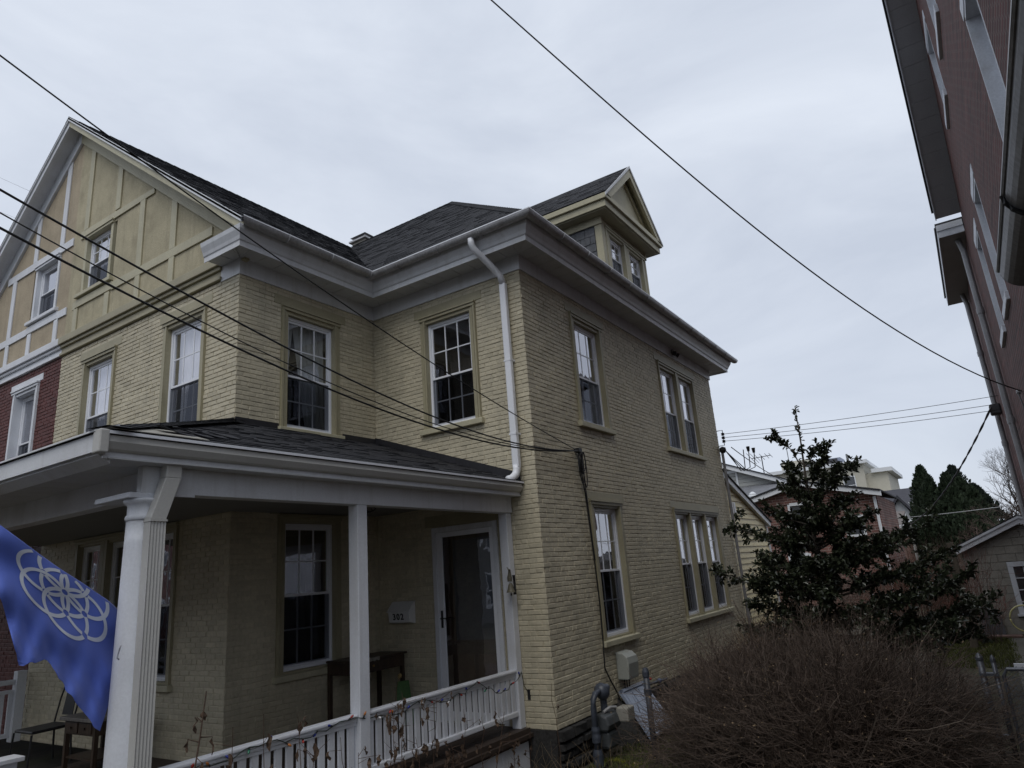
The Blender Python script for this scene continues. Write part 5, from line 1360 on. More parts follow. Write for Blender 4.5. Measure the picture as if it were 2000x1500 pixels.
# ------------------------------------------------------------------ holly tree
HB = M('holly_bark', (.10, .085, .07), .85, .3, 6, 40)
HL = M('holly_leaf', (.042, .052, .028), .34, .45, 7, 50, spec=.55)
def leafq(mb, p, d, up, l, w):
    d = d.normalized(); s = d.cross(up)
    if s.length < .1: s = d.orthogonal()
    s.normalize(); n = s.cross(d) * w * .35; i = len(mb.v)
    P = [p, p + d * l * .3 + s * w * .42 + n, p + d * l * .65 + s * w * .46 + n, p + d * l, p + d * l * .65 - s * w * .46 + n, p + d * l * .3 - s * w * .42 + n]
    mb.v += [tuple(q) for q in P]; mb.f += [(i, i + 1, i + 2, i + 3), (i, i + 3, i + 4, i + 5)]
rs = random.Random(77)
ht = thing('holly_tree', 'dark green broadleaf evergreen tree with thin leader beside the back corner', 'tree', (4.5, -2.64, GZ))
tp = [Vector((4.5, -2.60, GZ)), Vector((4.5, -2.62, -1.2)), Vector((4.52, -2.61, 0)), Vector((4.5, -2.66, 1.0)), Vector((4.49, -2.70, 1.8)), Vector((4.5, -2.715, 2.48))]
MB().tube(tp, [.055, .048, .036, .024, .014, .006], 8).build('trunk', HB, ht, smooth=True)
def trunk_at(z):
    for a, b in zip(tp, tp[1:]):
        if a.z <= z <= b.z: return a + (b - a) * ((z - a.z) / (b.z - a.z))
    return tp[-1]
mbb, mbl = MB(), MB()
def leafy(path, r0, dens, l):
    n = len(path); mbb.tube(path, [r0 * (1 - .8 * k / (n - 1)) for k in range(n)], 5, cap=False)
    L = sum((b - a).length for a, b in zip(path, path[1:]))
    for _ in range(int(L * dens)):
        t = rs.random() ** .8 * (n - 1); i = min(int(t), n - 2); p = path[i].lerp(path[i + 1], t - i); ax = (path[i + 1] - path[i]).normalized()
        d = (ax * rs.uniform(.1, 1) + Vector((rs.gauss(0, .7), rs.gauss(0, .7), rs.gauss(.1, .6))))
        leafq(mbl, p + d.normalized() * .012, d, Vector((rs.gauss(0, .4), rs.gauss(0, .4), 1)), l * rs.uniform(.7, 1.2), l * .55 * rs.uniform(.8, 1.1))
leafy([trunk_at(1.5 + k * .25) for k in range(5)] , .006, 46, .075)
def limb(z, ang, L, rise, dens=1.0):
    o = trunk_at(z); d = Vector((math.cos(ang), math.sin(ang), rise)).normalized()
    path = [o]
    for k in range(1, 7):
        u = k / 6; path.append(o + d * L * u + Vector((rs.uniform(-.04, .04), rs.uniform(-.04, .04), .16 * L * u * u + rs.uniform(-.03, .03))))
    leafy(path, .016 + .004 * L, 26 * dens, .085)
    nb = int(4 + L * 9)
    for _ in range(nb):
        t = rs.uniform(.22, 1) * 6; i = min(int(t), 5); p = path[i].lerp(path[i + 1], t - i)
        dd = (d + Vector((rs.gauss(0, .65), rs.gauss(0, .65), rs.gauss(.15, .40)))).normalized(); l2 = rs.uniform(.14, .34) * (.65 + .3 * L)
        pp = [p, p + dd * l2 * .5 + Vector((0, 0, .02)), p + dd * l2 + Vector((0, 0, .06 * rs.random()))]
        leafy(pp, .006, 96 * dens, .084)
        if rs.random() < .6:
            d3 = (dd + Vector((rs.gauss(0, .8), rs.gauss(0, .8), rs.gauss(0, .5)))).normalized()
            leafy([pp[1], pp[1] + d3 * l2 * .5, pp[1] + d3 * l2 * .8], .004, 90 * dens, .08)
LF, RT = math.pi / 2, -math.pi / 2
limbs = [(1.45, LF + .1, .50, 1.3), (1.40, RT + .3, .35, .9), (1.15, LF - .5, .30, .9), (1.15, RT, .50, .8), (1.0, RT - .7, .45, .7), (.95, LF + .6, .35, .7),
         (.80, LF, .35, .55), (.80, RT + .15, .85, .50), (.75, RT - .5, .75, .45), (.70, .2, .55, .5), (.68, 3.0, .55, .5),
         (.42, LF + .25, .72, .30), (.38, RT, .90, .40), (.40, RT + .6, .85, .35), (.35, LF - .6, .65, .3), (.30, .1, .75, .3), (.3, 3.3, .75, .3),
         (.08, LF + .15, 1.42, .16), (.05, RT + .2, .95, .35), (.0, RT - .5, 1.0, .3), (-.02, LF + .8, .75, .2), (-.05, .3, .85, .2), (-.05, 2.9, .85, .2),
         (-.32, LF - .1, .85, .12), (-.35, RT, 1.65, .18), (-.38, RT + .45, 1.5, .2), (-.42, RT - .45, 1.4, .15), (-.4, LF + .6, .95, .15), (-.45, .2, 1.0, .15), (-.45, 3.2, 1.0, .15),
         (-.66, LF + .05, 1.70, .10), (-.70, RT + .1, 1.8, .12), (-.74, RT - .3, 1.7, .1), (-.75, LF - .45, 1.2, .08), (-.78, LF + .7, 1.2, .08), (-.8, .0, 1.1, .1), (-.8, 3.1, 1.2, .1),
         (-1.0, RT + .05, 2.2, .06), (-1.05, RT - .35, 2.0, .05), (-1.05, LF + .2, 1.15, .03), (-1.1, RT + .5, 1.9, .05), (-1.1, LF - .4, 1.1, .02), (-1.15, 3.2, 1.2, .05),
         (-1.35, RT, 2.2, .0), (-1.4, RT + .35, 2.1, .0), (-1.4, LF, 1.25, .0), (-1.45, RT - .4, 1.9, .0), (-1.5, LF + .6, 1.1, .0), (-1.6, RT + .15, 2.0, -.05),
         (.62, -2.5, .5, .35), (.25, -2.6, .75, .3), (.1, -2.2, .8, .25), (-.3, -2.35, 1.0, .15), (-.55, -2.65, 1.1, .12), (-.6, 2.4, 1.1, .12), (-.9, -2.9, 1.2, .05), (-1.2, -2.5, 1.3, .03), (-1.25, 2.7, 1.2, .0), (.2, .6, .8, .3), (-.2, .9, 1.0, .2), (-.2, -.7, 1.1, .2)]
for (z, a, L, ri) in limbs: limb(z, a, L * .95, ri)
mbb.build('branches', HB, ht); mbl.build('crown', HL, ht)

# ------------------------------------------------------------------ dead flower stalks in front of the railing
DS = M('dead_stalk', (.075, .045, .030), .85, .3, 9, 60); DLF = M('shrivelled_leaf', (.085, .055, .036), .85, .35, 9, 60)
def stalk(px, ptop, x, y, label, nl, r=.006, seed=0):
    rs = random.Random(seed + 900); top = at(px[0], ptop, 1, y); top = Vector((top.x, y, top.z)); b = Vector((top.x + rs.uniform(-.12, .12) + px[1], y + rs.uniform(-.15, .15), GZ))
    t = thing('dead_plant', label, 'dead plant', tuple(b), 'dead flower stalks below the porch railing')
    H = (top - b).length; path = [b.lerp(top, k / 6) + Vector((rs.uniform(-.02, .02), rs.uniform(-.02, .02), 0)) * (1 if k < 6 else 0) for k in range(7)]
    mb = MB().tube(path, [r * (1.1 - .7 * k / 6) for k in range(7)], 5)
    lf = MB()
    for _ in range(nl):
        u = rs.uniform(.35, 1); i = min(int(u * 6), 5); p = path[i].lerp(path[i + 1], u * 6 - i)
        d = Vector((rs.uniform(-1, 1), rs.uniform(-1, 1), rs.uniform(-.2, .8))).normalized(); l = rs.uniform(.05, .20)
        q = p + d * l; mb.tube([p, p + d * l * .6, q], [r * .45, r * .35, r * .2], 4, cap=False)
        if rs.random() < .85:
            lw = rs.uniform(.012, .028); ln = rs.uniform(.05, .13); sd_ = Vector((rs.uniform(-1, 1), rs.uniform(-1, 1), 0)).normalized()
            pts = []; nseg = 4; i0 = len(lf.v)
            for k in range(nseg + 1):
                c = q + Vector((rs.uniform(-.012, .012), rs.uniform(-.012, .012), -ln * k / nseg)); w = lw * math.sin(math.pi * (.12 + .8 * k / nseg)); s2 = sd_ * w; s2 = Matrix.Rotation(rs.uniform(-.9, .9), 3, 'Z') @ s2
                lf.v += [tuple(c - s2), tuple(c + Vector((s2.y, -s2.x, 0)) * .5), tuple(c + s2)]
            for k in range(nseg):
                for g in (0, 1): lf.f.append((i0 + k * 3 + g, i0 + k * 3 + g + 1, i0 + k * 3 + g + 4, i0 + k * 3 + g + 3))
    mb.build('stem', DS, t)
    if lf.v: lf.build('dried_leaves', DLF, t)
stalk((403, -.25), 1350, 0, .22, 'tall brown stalk with three curled leaves rising before the porch wall', 7, .011, 1)
for i, (px, py, dx, lab, nl) in enumerate([
        (455, 1420, .05, 'short dry stalk leaning against the left end of the white railing', 5), (515, 1395, .1, 'dry stalk with drooping seed head over the left railing section', 8),
        (582, 1400, 0, 'forked bare stalk rising above the left railing section', 4), (618, 1440, 0, 'dry stalk with hanging leaf chain before the left balusters', 12), (665, 1440, .05, 'dark shrivelled stalk just left of the middle porch post', 9),
        (772, 1378, 0, 'dark leafy dead stalk directly right of the middle porch post', 26), (785, 1352, -.03, 'thin dead stalk rising above the rail right of the middle post', 16), (812, 1440, 0, 'low dead stalk with pale leaves in front of the right balusters', 10),
        (853, 1362, 0, 'dead stalk with thick curled leaves in front of the middle of the right railing', 18), (908, 1395, 0, 'dead stalk with hanging leaf bundle right of the railing centre', 16), (940, 1400, .05, 'thin dead stalk with round seed head before the right railing', 5),
        (985, 1390, -.1, 'slender bare stalk crossing the right end of the railing', 4), (1010, 1440, 0, 'dead stalk with broad hanging leaves beneath the right end of the deck', 12), (1035, 1425, .1, 'bare arching stalk at the corner of the deck', 3),
        (1077, 1335, 0, 'single thin upright stalk in front of the brick corner', 1), (700, 1470, 0, 'short withered stalk below the middle porch post', 10), (880, 1450, .1, 'withered stalk in front of the deck edge', 10)]):
    stalk((px, dx), py, 0, .18 - .06 * (i % 4) if px < 1060 else -.35, lab, nl, .0055, i + 3)
# low tangle at the bottom edge
mb = MB(); rs = random.Random(55)
for _ in range(260):
    x, y = rs.uniform(-3.2, 1.9), rs.uniform(-1.0, .25); b = Vector((x, y, GZ)); d = Vector((rs.gauss(0, .5), rs.gauss(0, .5), 1)).normalized(); l = rs.uniform(.15, .55)
    mb.tube([b, b + d * l * .6, b + d * l + Vector((rs.uniform(-.1, .1), rs.uniform(-.1, .1), -.03))], [.004, .003, .0015], 3, cap=False)
mb.build('dead_undergrowth', M('straw', (.12, .09, .055), .9, .4, 8), None, kind='stuff')
# ------------------------------------------------------------------ garage, fence, post
gar = thing('garage', 'small grey block garage with white gable boards and white window at the right', 'garage', (14.5, -5.8, GZ))
BLKW = M('painted_block', (.25, .24, .215), .8, .12, 4, 40, .3, 50)
GF = Fr((14.5, 0, 0), (0, 1, 0), (-1, 0, 0)); gy0, gy1, gap_ = -7.4, -4.42, -5.86
def gtop(y): return .28 - .44 * abs(y - gap_)
GW = (-6.25, -5.36, -1.95, -.66)
z = GZ; r_ = 0
protb = MB().box(-.005, .012, -.195, .195, -.094, .094).mesh('concrete_block', BLKW)
def cblock(fr, a, b, z0, z1):
    bx(fr, a + .005, b - .005, -.02, .012, z0 + .005, z1 - .005).build('concrete_block', BLKW, gar, bevel=.003)
while z < .25:
    s = gy0 - (.2 if r_ % 2 else 0)
    while s < gy1:
        a, b = max(s, gy0), min(s + .40, gy1)
        while b - a > .05 and min(gtop(a), gtop(b)) < z + .19: 
            if gtop(a) < gtop(b): a += .05
            else: b -= .05
            if b <= a: break
        if b - a > .06:
            segs = [(a, b)]
            if GW[2] < z + .1 < GW[3]: segs = [q for q in ((a, min(b, GW[0])), (max(a, GW[1]), b)) if q[1] - q[0] > .04]
            for q in segs: cblock(GF, q[0], q[1], z, z + .20)
        s += .40
    z += .20; r_ += 1
MB().prism([(14.53, gy0, GZ), (14.53, gy1, GZ), (14.53, gy1, gtop(gy1)), (14.53, gap_, gtop(gap_)), (14.53, gy0, gtop(gy0))], (5, 0, 0)).build('wall', BLKW, gar)
for sg, ye in ((1, gy1 + .18), (-1, gy0 - .18)):
    MB().prism([(14.30, gap_, gtop(gap_) + .02), (14.30, ye, gtop(ye) + .02), (14.30, ye, gtop(ye) + .18), (14.30, gap_, gtop(gap_) + .18)], (.03, 0, 0)).build('rake_board', RWH, gar)
    MB().prism([(14.27, gap_, gtop(gap_) + .15), (14.27, ye, gtop(ye) + .15), (14.27, ye, gtop(ye) + .21), (14.27, gap_, gtop(gap_) + .21)], (.03, 0, 0)).build('rake_trim', RWH, gar)
    MB().prism([(14.27, gap_, gtop(gap_) + .212), (14.27, ye, gtop(ye) + .212), (14.27, ye, gtop(ye) + .24), (14.27, gap_, gtop(gap_) + .24)], (5.2, 0, 0)).build('roof', SHG, gar)
    MB().prism([(14.33, gap_, gtop(gap_) + .01), (14.33, ye, gtop(ye) + .01), (14.33, ye, gtop(ye) + .03), (14.33, gap_, gtop(gap_) + .03)], (.18, 0, 0)).build('soffit', RWH, gar)
mb = MB(); GF.box(mb, GW[0], GW[0] + .12, -.05, .03, GW[2], GW[3]); GF.box(mb, GW[1] - .12, GW[1], -.05, .03, GW[2], GW[3]); GF.box(mb, GW[0], GW[1], -.05, .035, GW[3] - .12, GW[3]); GF.box(mb, GW[0] - .04, GW[1] + .04, -.05, .07, GW[2] - .06, GW[2])
w = mb.build('window', RWH, gar, bevel=.004)
quad_on(GF, GW[0] + .1, GW[1] - .1, -.02, GW[2], GW[3] - .1).build('pane', PANE, w)
quad_on(GF, GW[0] + .1, GW[1] - .1, -.027, GW[2], GW[3] - .1).build('room_interior', DRK, w)
for k in (1, 2): bx(GF, GW[0] + .12 + .65 * k / 3 - .012, GW[0] + .12 + .65 * k / 3 + .012, -.025, .0, GW[2], GW[3] - .12).build('muntin', RWH, w)
for k in (1, 2, 3): bx(GF, GW[0] + .12, GW[1] - .12, -.026, .001, GW[2] + 1.17 * k / 4 - .012, GW[2] + 1.17 * k / 4 + .012).build('muntin', RWH, w)
MB().prism([(14.2, -4.98, GZ), (14.2, -4.48, GZ), (14.38, -4.52, GZ + .62), (14.38, -4.94, GZ + .62)], (.04, 0, .0)).build('slate_board', M('dark_plastic_board', (.055, .055, .065), .6, .15), None, 'dark board leaning against the block garage wall', cat='board')
MB().box(13.3, 13.6, -5.3, -4.5, GZ + .04, GZ + .10).build('stepping_stone', M('reddish_stone', (.16, .10, .085), .9, .2), None, 'flat reddish stone lying before the garage', cat='stone', bevel=.02)
mb = MB(); p = at(2003, 1208, 0, 8.0)
mb.tube([p + Vector((0, .23 * math.cos(q), .23 * math.sin(q))) for q in [2 * math.pi * k / 32 for k in range(33)]], .014, 8)
mb.build('hoop', M('pale_yellow_hoop', (.50, .47, .22), .4), None, 'pale yellow hoop at the right edge in front of the garage window', cat='hoop', smooth=True)

ptop = at(1855, 1060, 0, 11.5)
t = thing('wooden_post', 'weathered wooden post with cross arm among the bare twigs', 'post', (11.5, ptop.y, GZ))
WP = M('weathered_post', (.095, .080, .062), .85, .25, 3, 40, .3, 50, stretch=(4, 4, .4))
MB().prism([(11.45, ptop.y - .08, GZ), (11.45, ptop.y + .08, GZ), (11.45, ptop.y + .075, ptop.z), (11.45, ptop.y - .075, ptop.z)], (.15, 0, 0)).build('post', WP, t, bevel=.008)
a, b = at(1780, 1079, 0, 11.5), at(1874, 1072, 0, 11.5)
MB().tube([(11.42, a.y, a.z), (11.42, b.y, b.z)], .022, 6).build('cross_arm', WP, t)
p0, p1 = at(1776, 1020, 0, 14), at(1788, 1073, 0, 14)
MB().tube([(14, p0.y, p0.z), (14, p0.y, GZ)], .035, 8).build('clothes_pole', M('pale_pole', (.40, .40, .38), .6, .2), None, 'thin pale metal pole standing in front of the evergreens', cat='pole')

FNC = M('galvanised_fence', (.10, .108, .125), .45, .2, 5, 40, metal=.4)
t = thing('chain_link_fence', 'grey chain link gate and posts at the lower right corner', 'fence', (2.0, -4.9, GZ))
fx = 2.0; py0, py1 = -4.63, -4.76
for (y, r, zt_) in ((py0, .036, -1.36), (py1, .026, -1.38)):
    p = MB().tube([(fx, y, GZ), (fx, y, zt_)], r, 12).build('post', FNC, t, smooth=True)
    MB().lathe((fx, y, zt_), [(r * 1.15, -.02), (r * 1.15, .01), (r * .7, .04), (r * .2, .055)], 12).build('post_cap', FNC, p)
for (z0) in (-1.55, -2.2): MB().box(fx - .05, fx + .05, py1 - .03, py0 + .03, z0, z0 + .03).build('hinge', FNC, t)
MB().tube([(fx, py1 - .07, -2.38), (fx, py1 - .07, -1.55), (fx, py1 - .11, -1.48), (fx, -6.02, -1.48)], .021, 8).build('gate_frame', FNC, t)
MB().tube([(fx, py1 - .07, -2.38), (fx, -6.02, -2.38)], .021, 8).build('gate_frame', FNC, t)
mb = MB(); s = .058; k = -30
y0, y1, z0, z1 = -6.02, py1 - .08, -2.38, -1.45
def clipd(p, d):
    pts = []
    for tt in [q * .01 for q in range(-200, 200)]:
        y, z = p[0] + d[0] * tt, p[1] + d[1] * tt
        if y0 <= y <= y1 and z0 <= z <= z1: pts.append((y, z))
    return (pts[0], pts[-1]) if len(pts) > 2 else None
for k in range(-16, 40):
    for d in ((1, 1), (1, -1)):
        c = clipd((y0 + k * s * 1.414 * .71, z0 if d[1] > 0 else z1), d)
        if c: mb.tube([(fx, c[0][0], c[0][1]), (fx, c[1][0], c[1][1])], .0028, 3, cap=False)
mb.build('chain_link', FNC, t)
MB().box(3.0, 3.04, -5.9, -4.95, -1.62, -1.56).build('white_rail', WHT, None, 'white bar behind the chain link gate at the right edge', cat='rail')

# ------------------------------------------------------------------ buildings beyond
GSD = M('grey_siding', (.33, .335, .32), .6, .06, 2, 30); WFR = M('far_white_trim', (.66, .68, .70), .5, .04)
FARG = M('far_window_glass', (.05, .055, .065), .15, .1, spec=.7)
def fwin(fr, par, s0, s1, z0, z1, tr=WFR):
    mb = MB(); q = .09
    fr.box(mb, s0 - q, s0, -.02, .05, z0 - q, z1 + q); fr.box(mb, s1, s1 + q, -.02, .05, z0 - q, z1 + q); fr.box(mb, s0, s1, -.02, .052, z1, z1 + q * 1.4); fr.box(mb, s0, s1, -.02, .06, z0 - q, z0); fr.box(mb, s0, s1, -.02, .03, (z0 + z1) / 2 - .03, (z0 + z1) / 2 + .03)
    w = mb.build('window', tr, par); bx(fr, s0, s1, -.02, .01, z0, z1).build('pane', FARG, w); return w
# grey clapboard house
X_ = 28; g = thing('grey_house', 'grey clapboard house with white sloping eave behind the yellow lean-to', 'house', (X_, 7.5, GZ)); GG = Fr((X_, 0, 0), (0, 1, 0), (-1, 0, 0))
ra, rb = at(1405, 912, 0, X_), at(1505, 937, 0, X_)
sl2 = (ra.z - rb.z) / (ra.y - rb.y); ye = rb.y - .8
def gz_(y): return rb.z + (y - rb.y) * sl2
z = 1.4
while z < gz_(9.5):
    ya = max(ye + .35, rb.y + (z + .1 - rb.z) / sl2)
    if ya < 9.3:
        MB().hexa([(X_ - .03, ya, z), (X_, ya, z), (X_, 9.5, z), (X_ - .03, 9.5, z), (X_ - .008, ya, z + .185), (X_, ya, z + .185), (X_, 9.5, z + .185), (X_ - .008, 9.5, z + .185)]).build('siding_board', GSD, g)
    z += .19
MB().prism([(X_ + .01, ye + .3, GZ), (X_ + .01, 12, GZ), (X_ + .01, 12, gz_(12)), (X_ + .01, ye + .3, gz_(ye + .3))], (8, 0, 0)).build('wall', GSD, g)
MB().prism([(X_ - .35, ye, gz_(ye) - .02), (X_ - .35, 12, gz_(12) - .02), (X_ - .35, 12, gz_(12) + .2), (X_ - .35, ye, gz_(ye) + .2)], (.06, 0, 0)).build('rake_board', WFR, g)
MB().prism([(X_ - .4, ye, gz_(ye) + .2), (X_ - .4, 12, gz_(12) + .2), (X_ - .4, 12, gz_(12) + .26), (X_ - .4, ye, gz_(ye) + .26)], (8.4, 0, 0)).build('roof', SHG, g)
p = at(1427, 938, 0, X_); fwin(GG, g, p.y - .3, p.y + .5, p.z - .75, p.z + .35)
lo = at(1455, 968, 0, X_ - 2); MB().prism([(X_ - 2, 1.5, lo.z - .1), (X_ - 2, 9, lo.z - .1), (X_, 9, lo.z + .55), (X_, 1.5, lo.z + .55)], (0, 0, .06)).build('lower_roof', M('far_grey_roof', (.16, .165, .18), .8, .2), g)
MB().box(X_ - 2.08, X_ - 1.9, 1.5, 9, lo.z - .30, lo.z - .02).build('lower_fascia', WFR, g)
MB().box(X_ - 1.95, X_ - .02, 1.6, 9, GZ, lo.z - .3).build('lower_wall', M('far_white_siding', (.5, .51, .52), .6), g)
pv = at(1474, 990, 0, X_ - 3); t = thing('roof_vent', 'white mushroom roof vent pipe above the yellow lean-to roof', 'vent', (X_ - 3, pv.y, pv.z - 1))
MB().lathe((X_ - 3, pv.y, pv.z), [(.09, -1.2), (.09, .25), (.17, .3), (.17, .4), (.2, .42), (.2, .5), (.17, .55), (.17, .6), (.05, .7)], 14).build('vent', WFR, t)
# antenna on the grey house
pa = at(1487, 892, 0, 29); t = thing('tv_antenna', 'old rooftop television antenna above the grey clapboard house', 'antenna', (29, pa.y, pa.z - 1))
MB().tube([(29, pa.y, gz_(pa.y)), (29, pa.y, pa.z + .05)], .025, 6).build('mast', IRON, t)
a, b = at(1468, 896, 0, 29), at(1505, 889, 0, 29); MB().tube([a, b], .02, 5).build('boom', IRON, t)
for u, l in ((0, .9), (.15, .8), (.3, .6), (.55, .5), (.8, .4), (1, .35)):
    c = Vector(a).lerp(Vector(b), u); MB().tube([c + Vector((-.5 * l, .12 * l, .28 * l)), c - Vector((-.5 * l, .12 * l, .28 * l))], .012, 4).build('element', IRON, t)
# brick row house with white cornice
X_ = 24; g = thing('brick_row_house', 'red brick house with white cornice and window seen behind the holly tree', 'house', (X_, 1.0, GZ)); GG = Fr((X_, 0, 0), (0, 1, 0), (-1, 0, 0))
FB2 = brick_tex('far_red_brick', (.165, .075, .058), (.11, .055, .047), (.30, .25, .22), 1, rh=.11, bw=.32)
a, b = at(1512, 970, 0, X_), at(1716, 985, 0, X_)
yl, yr = 4.2, b.y
MB().box(X_, X_ + 7, yr, yl, GZ, 2.05).build('wall', FB2, g)
MB().prism([(X_ - .05, yr, 2.05), (X_ - .05, yl, 2.05), (X_ - .05, (yl + yr) / 2, 2.75)], (7, 0, 0)).build('gable', FB2, g)
for (q0, q1) in ((yr - .2, (yl + yr) / 2), (yl + .2, (yl + yr) / 2)):
    MB().prism([(X_ - .35, q0, 1.98), (X_ - .35, q1, 2.78), (X_ - .35, q1, 2.98), (X_ - .35, q0, 2.18)], (.2, 0, 0)).build('rake_board', WFR, g)
    MB().prism([(X_ - .4, q0, 2.185), (X_ - .4, q1, 2.985), (X_ - .4, q1, 3.05), (X_ - .4, q0, 2.25)], (7.6, 0, 0)).build('roof', SHG, g)
for (px0, px1, py0, py1) in ((1550, 1578, 985, 1030), (1660, 1682, 1010, 1045), (1552, 1580, 1085, 1130)):
    p, q = at(px0, py1, 0, X_), at(px1, py0, 0, X_); fwin(GG, g, q.y, p.y, p.z, q.z)
MB().tube([(X_ - .06, yr + .1, 2.0), (X_ - .06, yr + .1, GZ)], .06, 8).build('downspout', WFR, g)
# pinkish house next to it, grey roofed house, cream house
def simple_house(name, label, X_, px0, px1, pyt, wallm, roofm, roof_h, wins, depth=8, gab=False):
    a, b = at(px0, pyt, 0, X_), at(px1, pyt, 0, X_); yl, yr, zt_ = a.y, b.y, (a.z + b.z) / 2
    g = thing(name, label, 'house', (X_, (yl + yr) / 2, GZ)); F = Fr((X_, 0, 0), (0, 1, 0), (-1, 0, 0))
    MB().box(X_, X_ + depth, yr, yl, GZ, zt_).build('wall', wallm, g)
    if gab:
        m = (yl + yr) / 2
        MB().prism([(X_, yr, zt_), (X_, yl, zt_), (X_, m, zt_ + roof_h)], (depth, 0, 0)).build('gable', wallm, g)
        for q0 in (yr - .3, yl + .3):
            MB().prism([(X_ - .4, q0, zt_ - .2), (X_ - .4, m, zt_ + roof_h + .02), (X_ - .4, m, zt_ + roof_h + .3), (X_ - .4, q0, zt_ + .08)], (depth + .5, 0, 0)).build('roof', roofm, g)
    else:
        MB().prism([(X_ - .3, yr - .2, zt_), (X_ - .3, yl + .2, zt_), (X_ + depth / 2, yl + .2, zt_ + roof_h), (X_ + depth / 2, yr - .2, zt_ + roof_h)], (0, 0, .1)).build('roof', roofm, g)
        MB().box(X_ - .34, X_ - .28, yr - .2, yl + .2, zt_ - .12, zt_ + .06).build('fascia', WFR, g)
    for (u0, u1, z0, z1) in wins: fwin(F, g, yr + (yl - yr) * u0, yr + (yl - yr) * u1, zt_ + z0, zt_ + z1)
    return g
PNK = M('pink_brick_far', (.22, .13, .10), .8, .1); FRF = M('far_dark_roof', (.045, .045, .055), .85, .2); FCR = M('far_cream_wall', (.55, .52, .42), .7, .05); FGY = M('far_grey_wall', (.40, .41, .42), .7, .05); FGW = M('far_dim_grey', (.16, .17, .175), .8, .1)
simple_house('far_house', 'pinkish house with low grey roof right of the holly tree', 34, 1700, 1756, 1030, PNK, M('far_roof_brown', (.15, .13, .12), .85, .2), .8, [(.15, .3, -1.5, -.4)], 7)
simple_house('far_house', 'long cream house with dark roof and red chimney beyond the pinkish house', 62, 1690, 1815, 985, FCR, FRF, 1.5, [(.2, .27, -1.6, -.4), (.55, .62, -1.6, -.4)], 9)
g = simple_house('far_house', 'small white gabled house front between cream house and evergreens', 55, 1741, 1780, 1003, FGY, FRF, 1.15, [(.35, .62, -1.05, -.1)], 6, gab=True)
simple_house('far_house', 'low dim grey outbuilding with white eave below the white gable', 42, 1738, 1795, 1030, FGW, M('far_white_roof', (.42, .42, .43), .7, .1), .5, [(.3, .5, -1.3, -.6)], 6)
cp_ = at(1741, 975, 0, 66); 
MB().box(65.7, 66.4, cp_.y - .5, cp_.y + .5, 2, cp_.z + .3).build('far_chimney', M('red_chimney', (.20, .07, .05), .8), None, 'red brick chimney on the dark roof of the long cream house', cat='chimney')
# beige apartment block
X_ = 70; g = thing('apartment_block', 'beige flat roofed apartment block rising behind the holly tree', 'building', (X_, 8, GZ)); GG = Fr((X_, 0, 0), (0, 1, 0), (-1, 0, 0))
BEI = M('beige_render', (.47, .45, .38), .75, .05)
a, b = at(1500, 915, 0, X_), at(1686, 915, 0, X_); ztop = 8.3
MB().box(X_, X_ + 14, b.y, a.y, GZ, ztop).build('wall', BEI, g)
MB().box(X_ - .5, X_ + 14.5, b.y - .5, a.y + .5, ztop, ztop + .35).build('roof_slab', WFR, g)
MB().box(X_ + 1, X_ + 12, b.y - 2.0, b.y - .001, GZ, ztop - 1.0).build('wing', BEI, g); MB().box(X_ + .6, X_ + 12.4, b.y - 2.5, b.y + .2 - .8, ztop - .99, ztop - .6).build('roof_slab', WFR, g)
MB().box(X_ + 2, X_ + 5, b.y + 2.2, b.y + 4.0, ztop + .36, ztop + 1.2).build('roof_plant', M('far_blue_grey', (.22, .25, .32), .6), g)
MB().box(X_ + 2, X_ + 5, a.y - 4.0, a.y - 1, ztop + .36, ztop + 1.5).build('stair_head', BEI, g); MB().box(X_ + 1.8, X_ + 5.4, a.y - 6.8, a.y - 3.6, ztop + .37, ztop + 1.1).build('roof_plant', M('far_dark', (.04, .04, .045), .6), g)
MB().tube([(X_ + 1, b.y + 1.4, ztop + .3), (X_ + 1, b.y + 1.4, ztop + 1.3)], .1, 6).build('flue', FGW, g)
MB().tube([(X_ + 1, b.y + 7.2, ztop + .3), (X_ + 1, b.y + 7.2, ztop + 3.6)], .04, 6).build('aerial', FGW, g)
for k in range(6):
    for zz in (ztop - 2.9, ztop - 6.0): fwin(GG, g, b.y + 1 + k * 1.7, b.y + 2.0 + k * 1.7, zz, zz + 1.7, BEI if k else WFR)

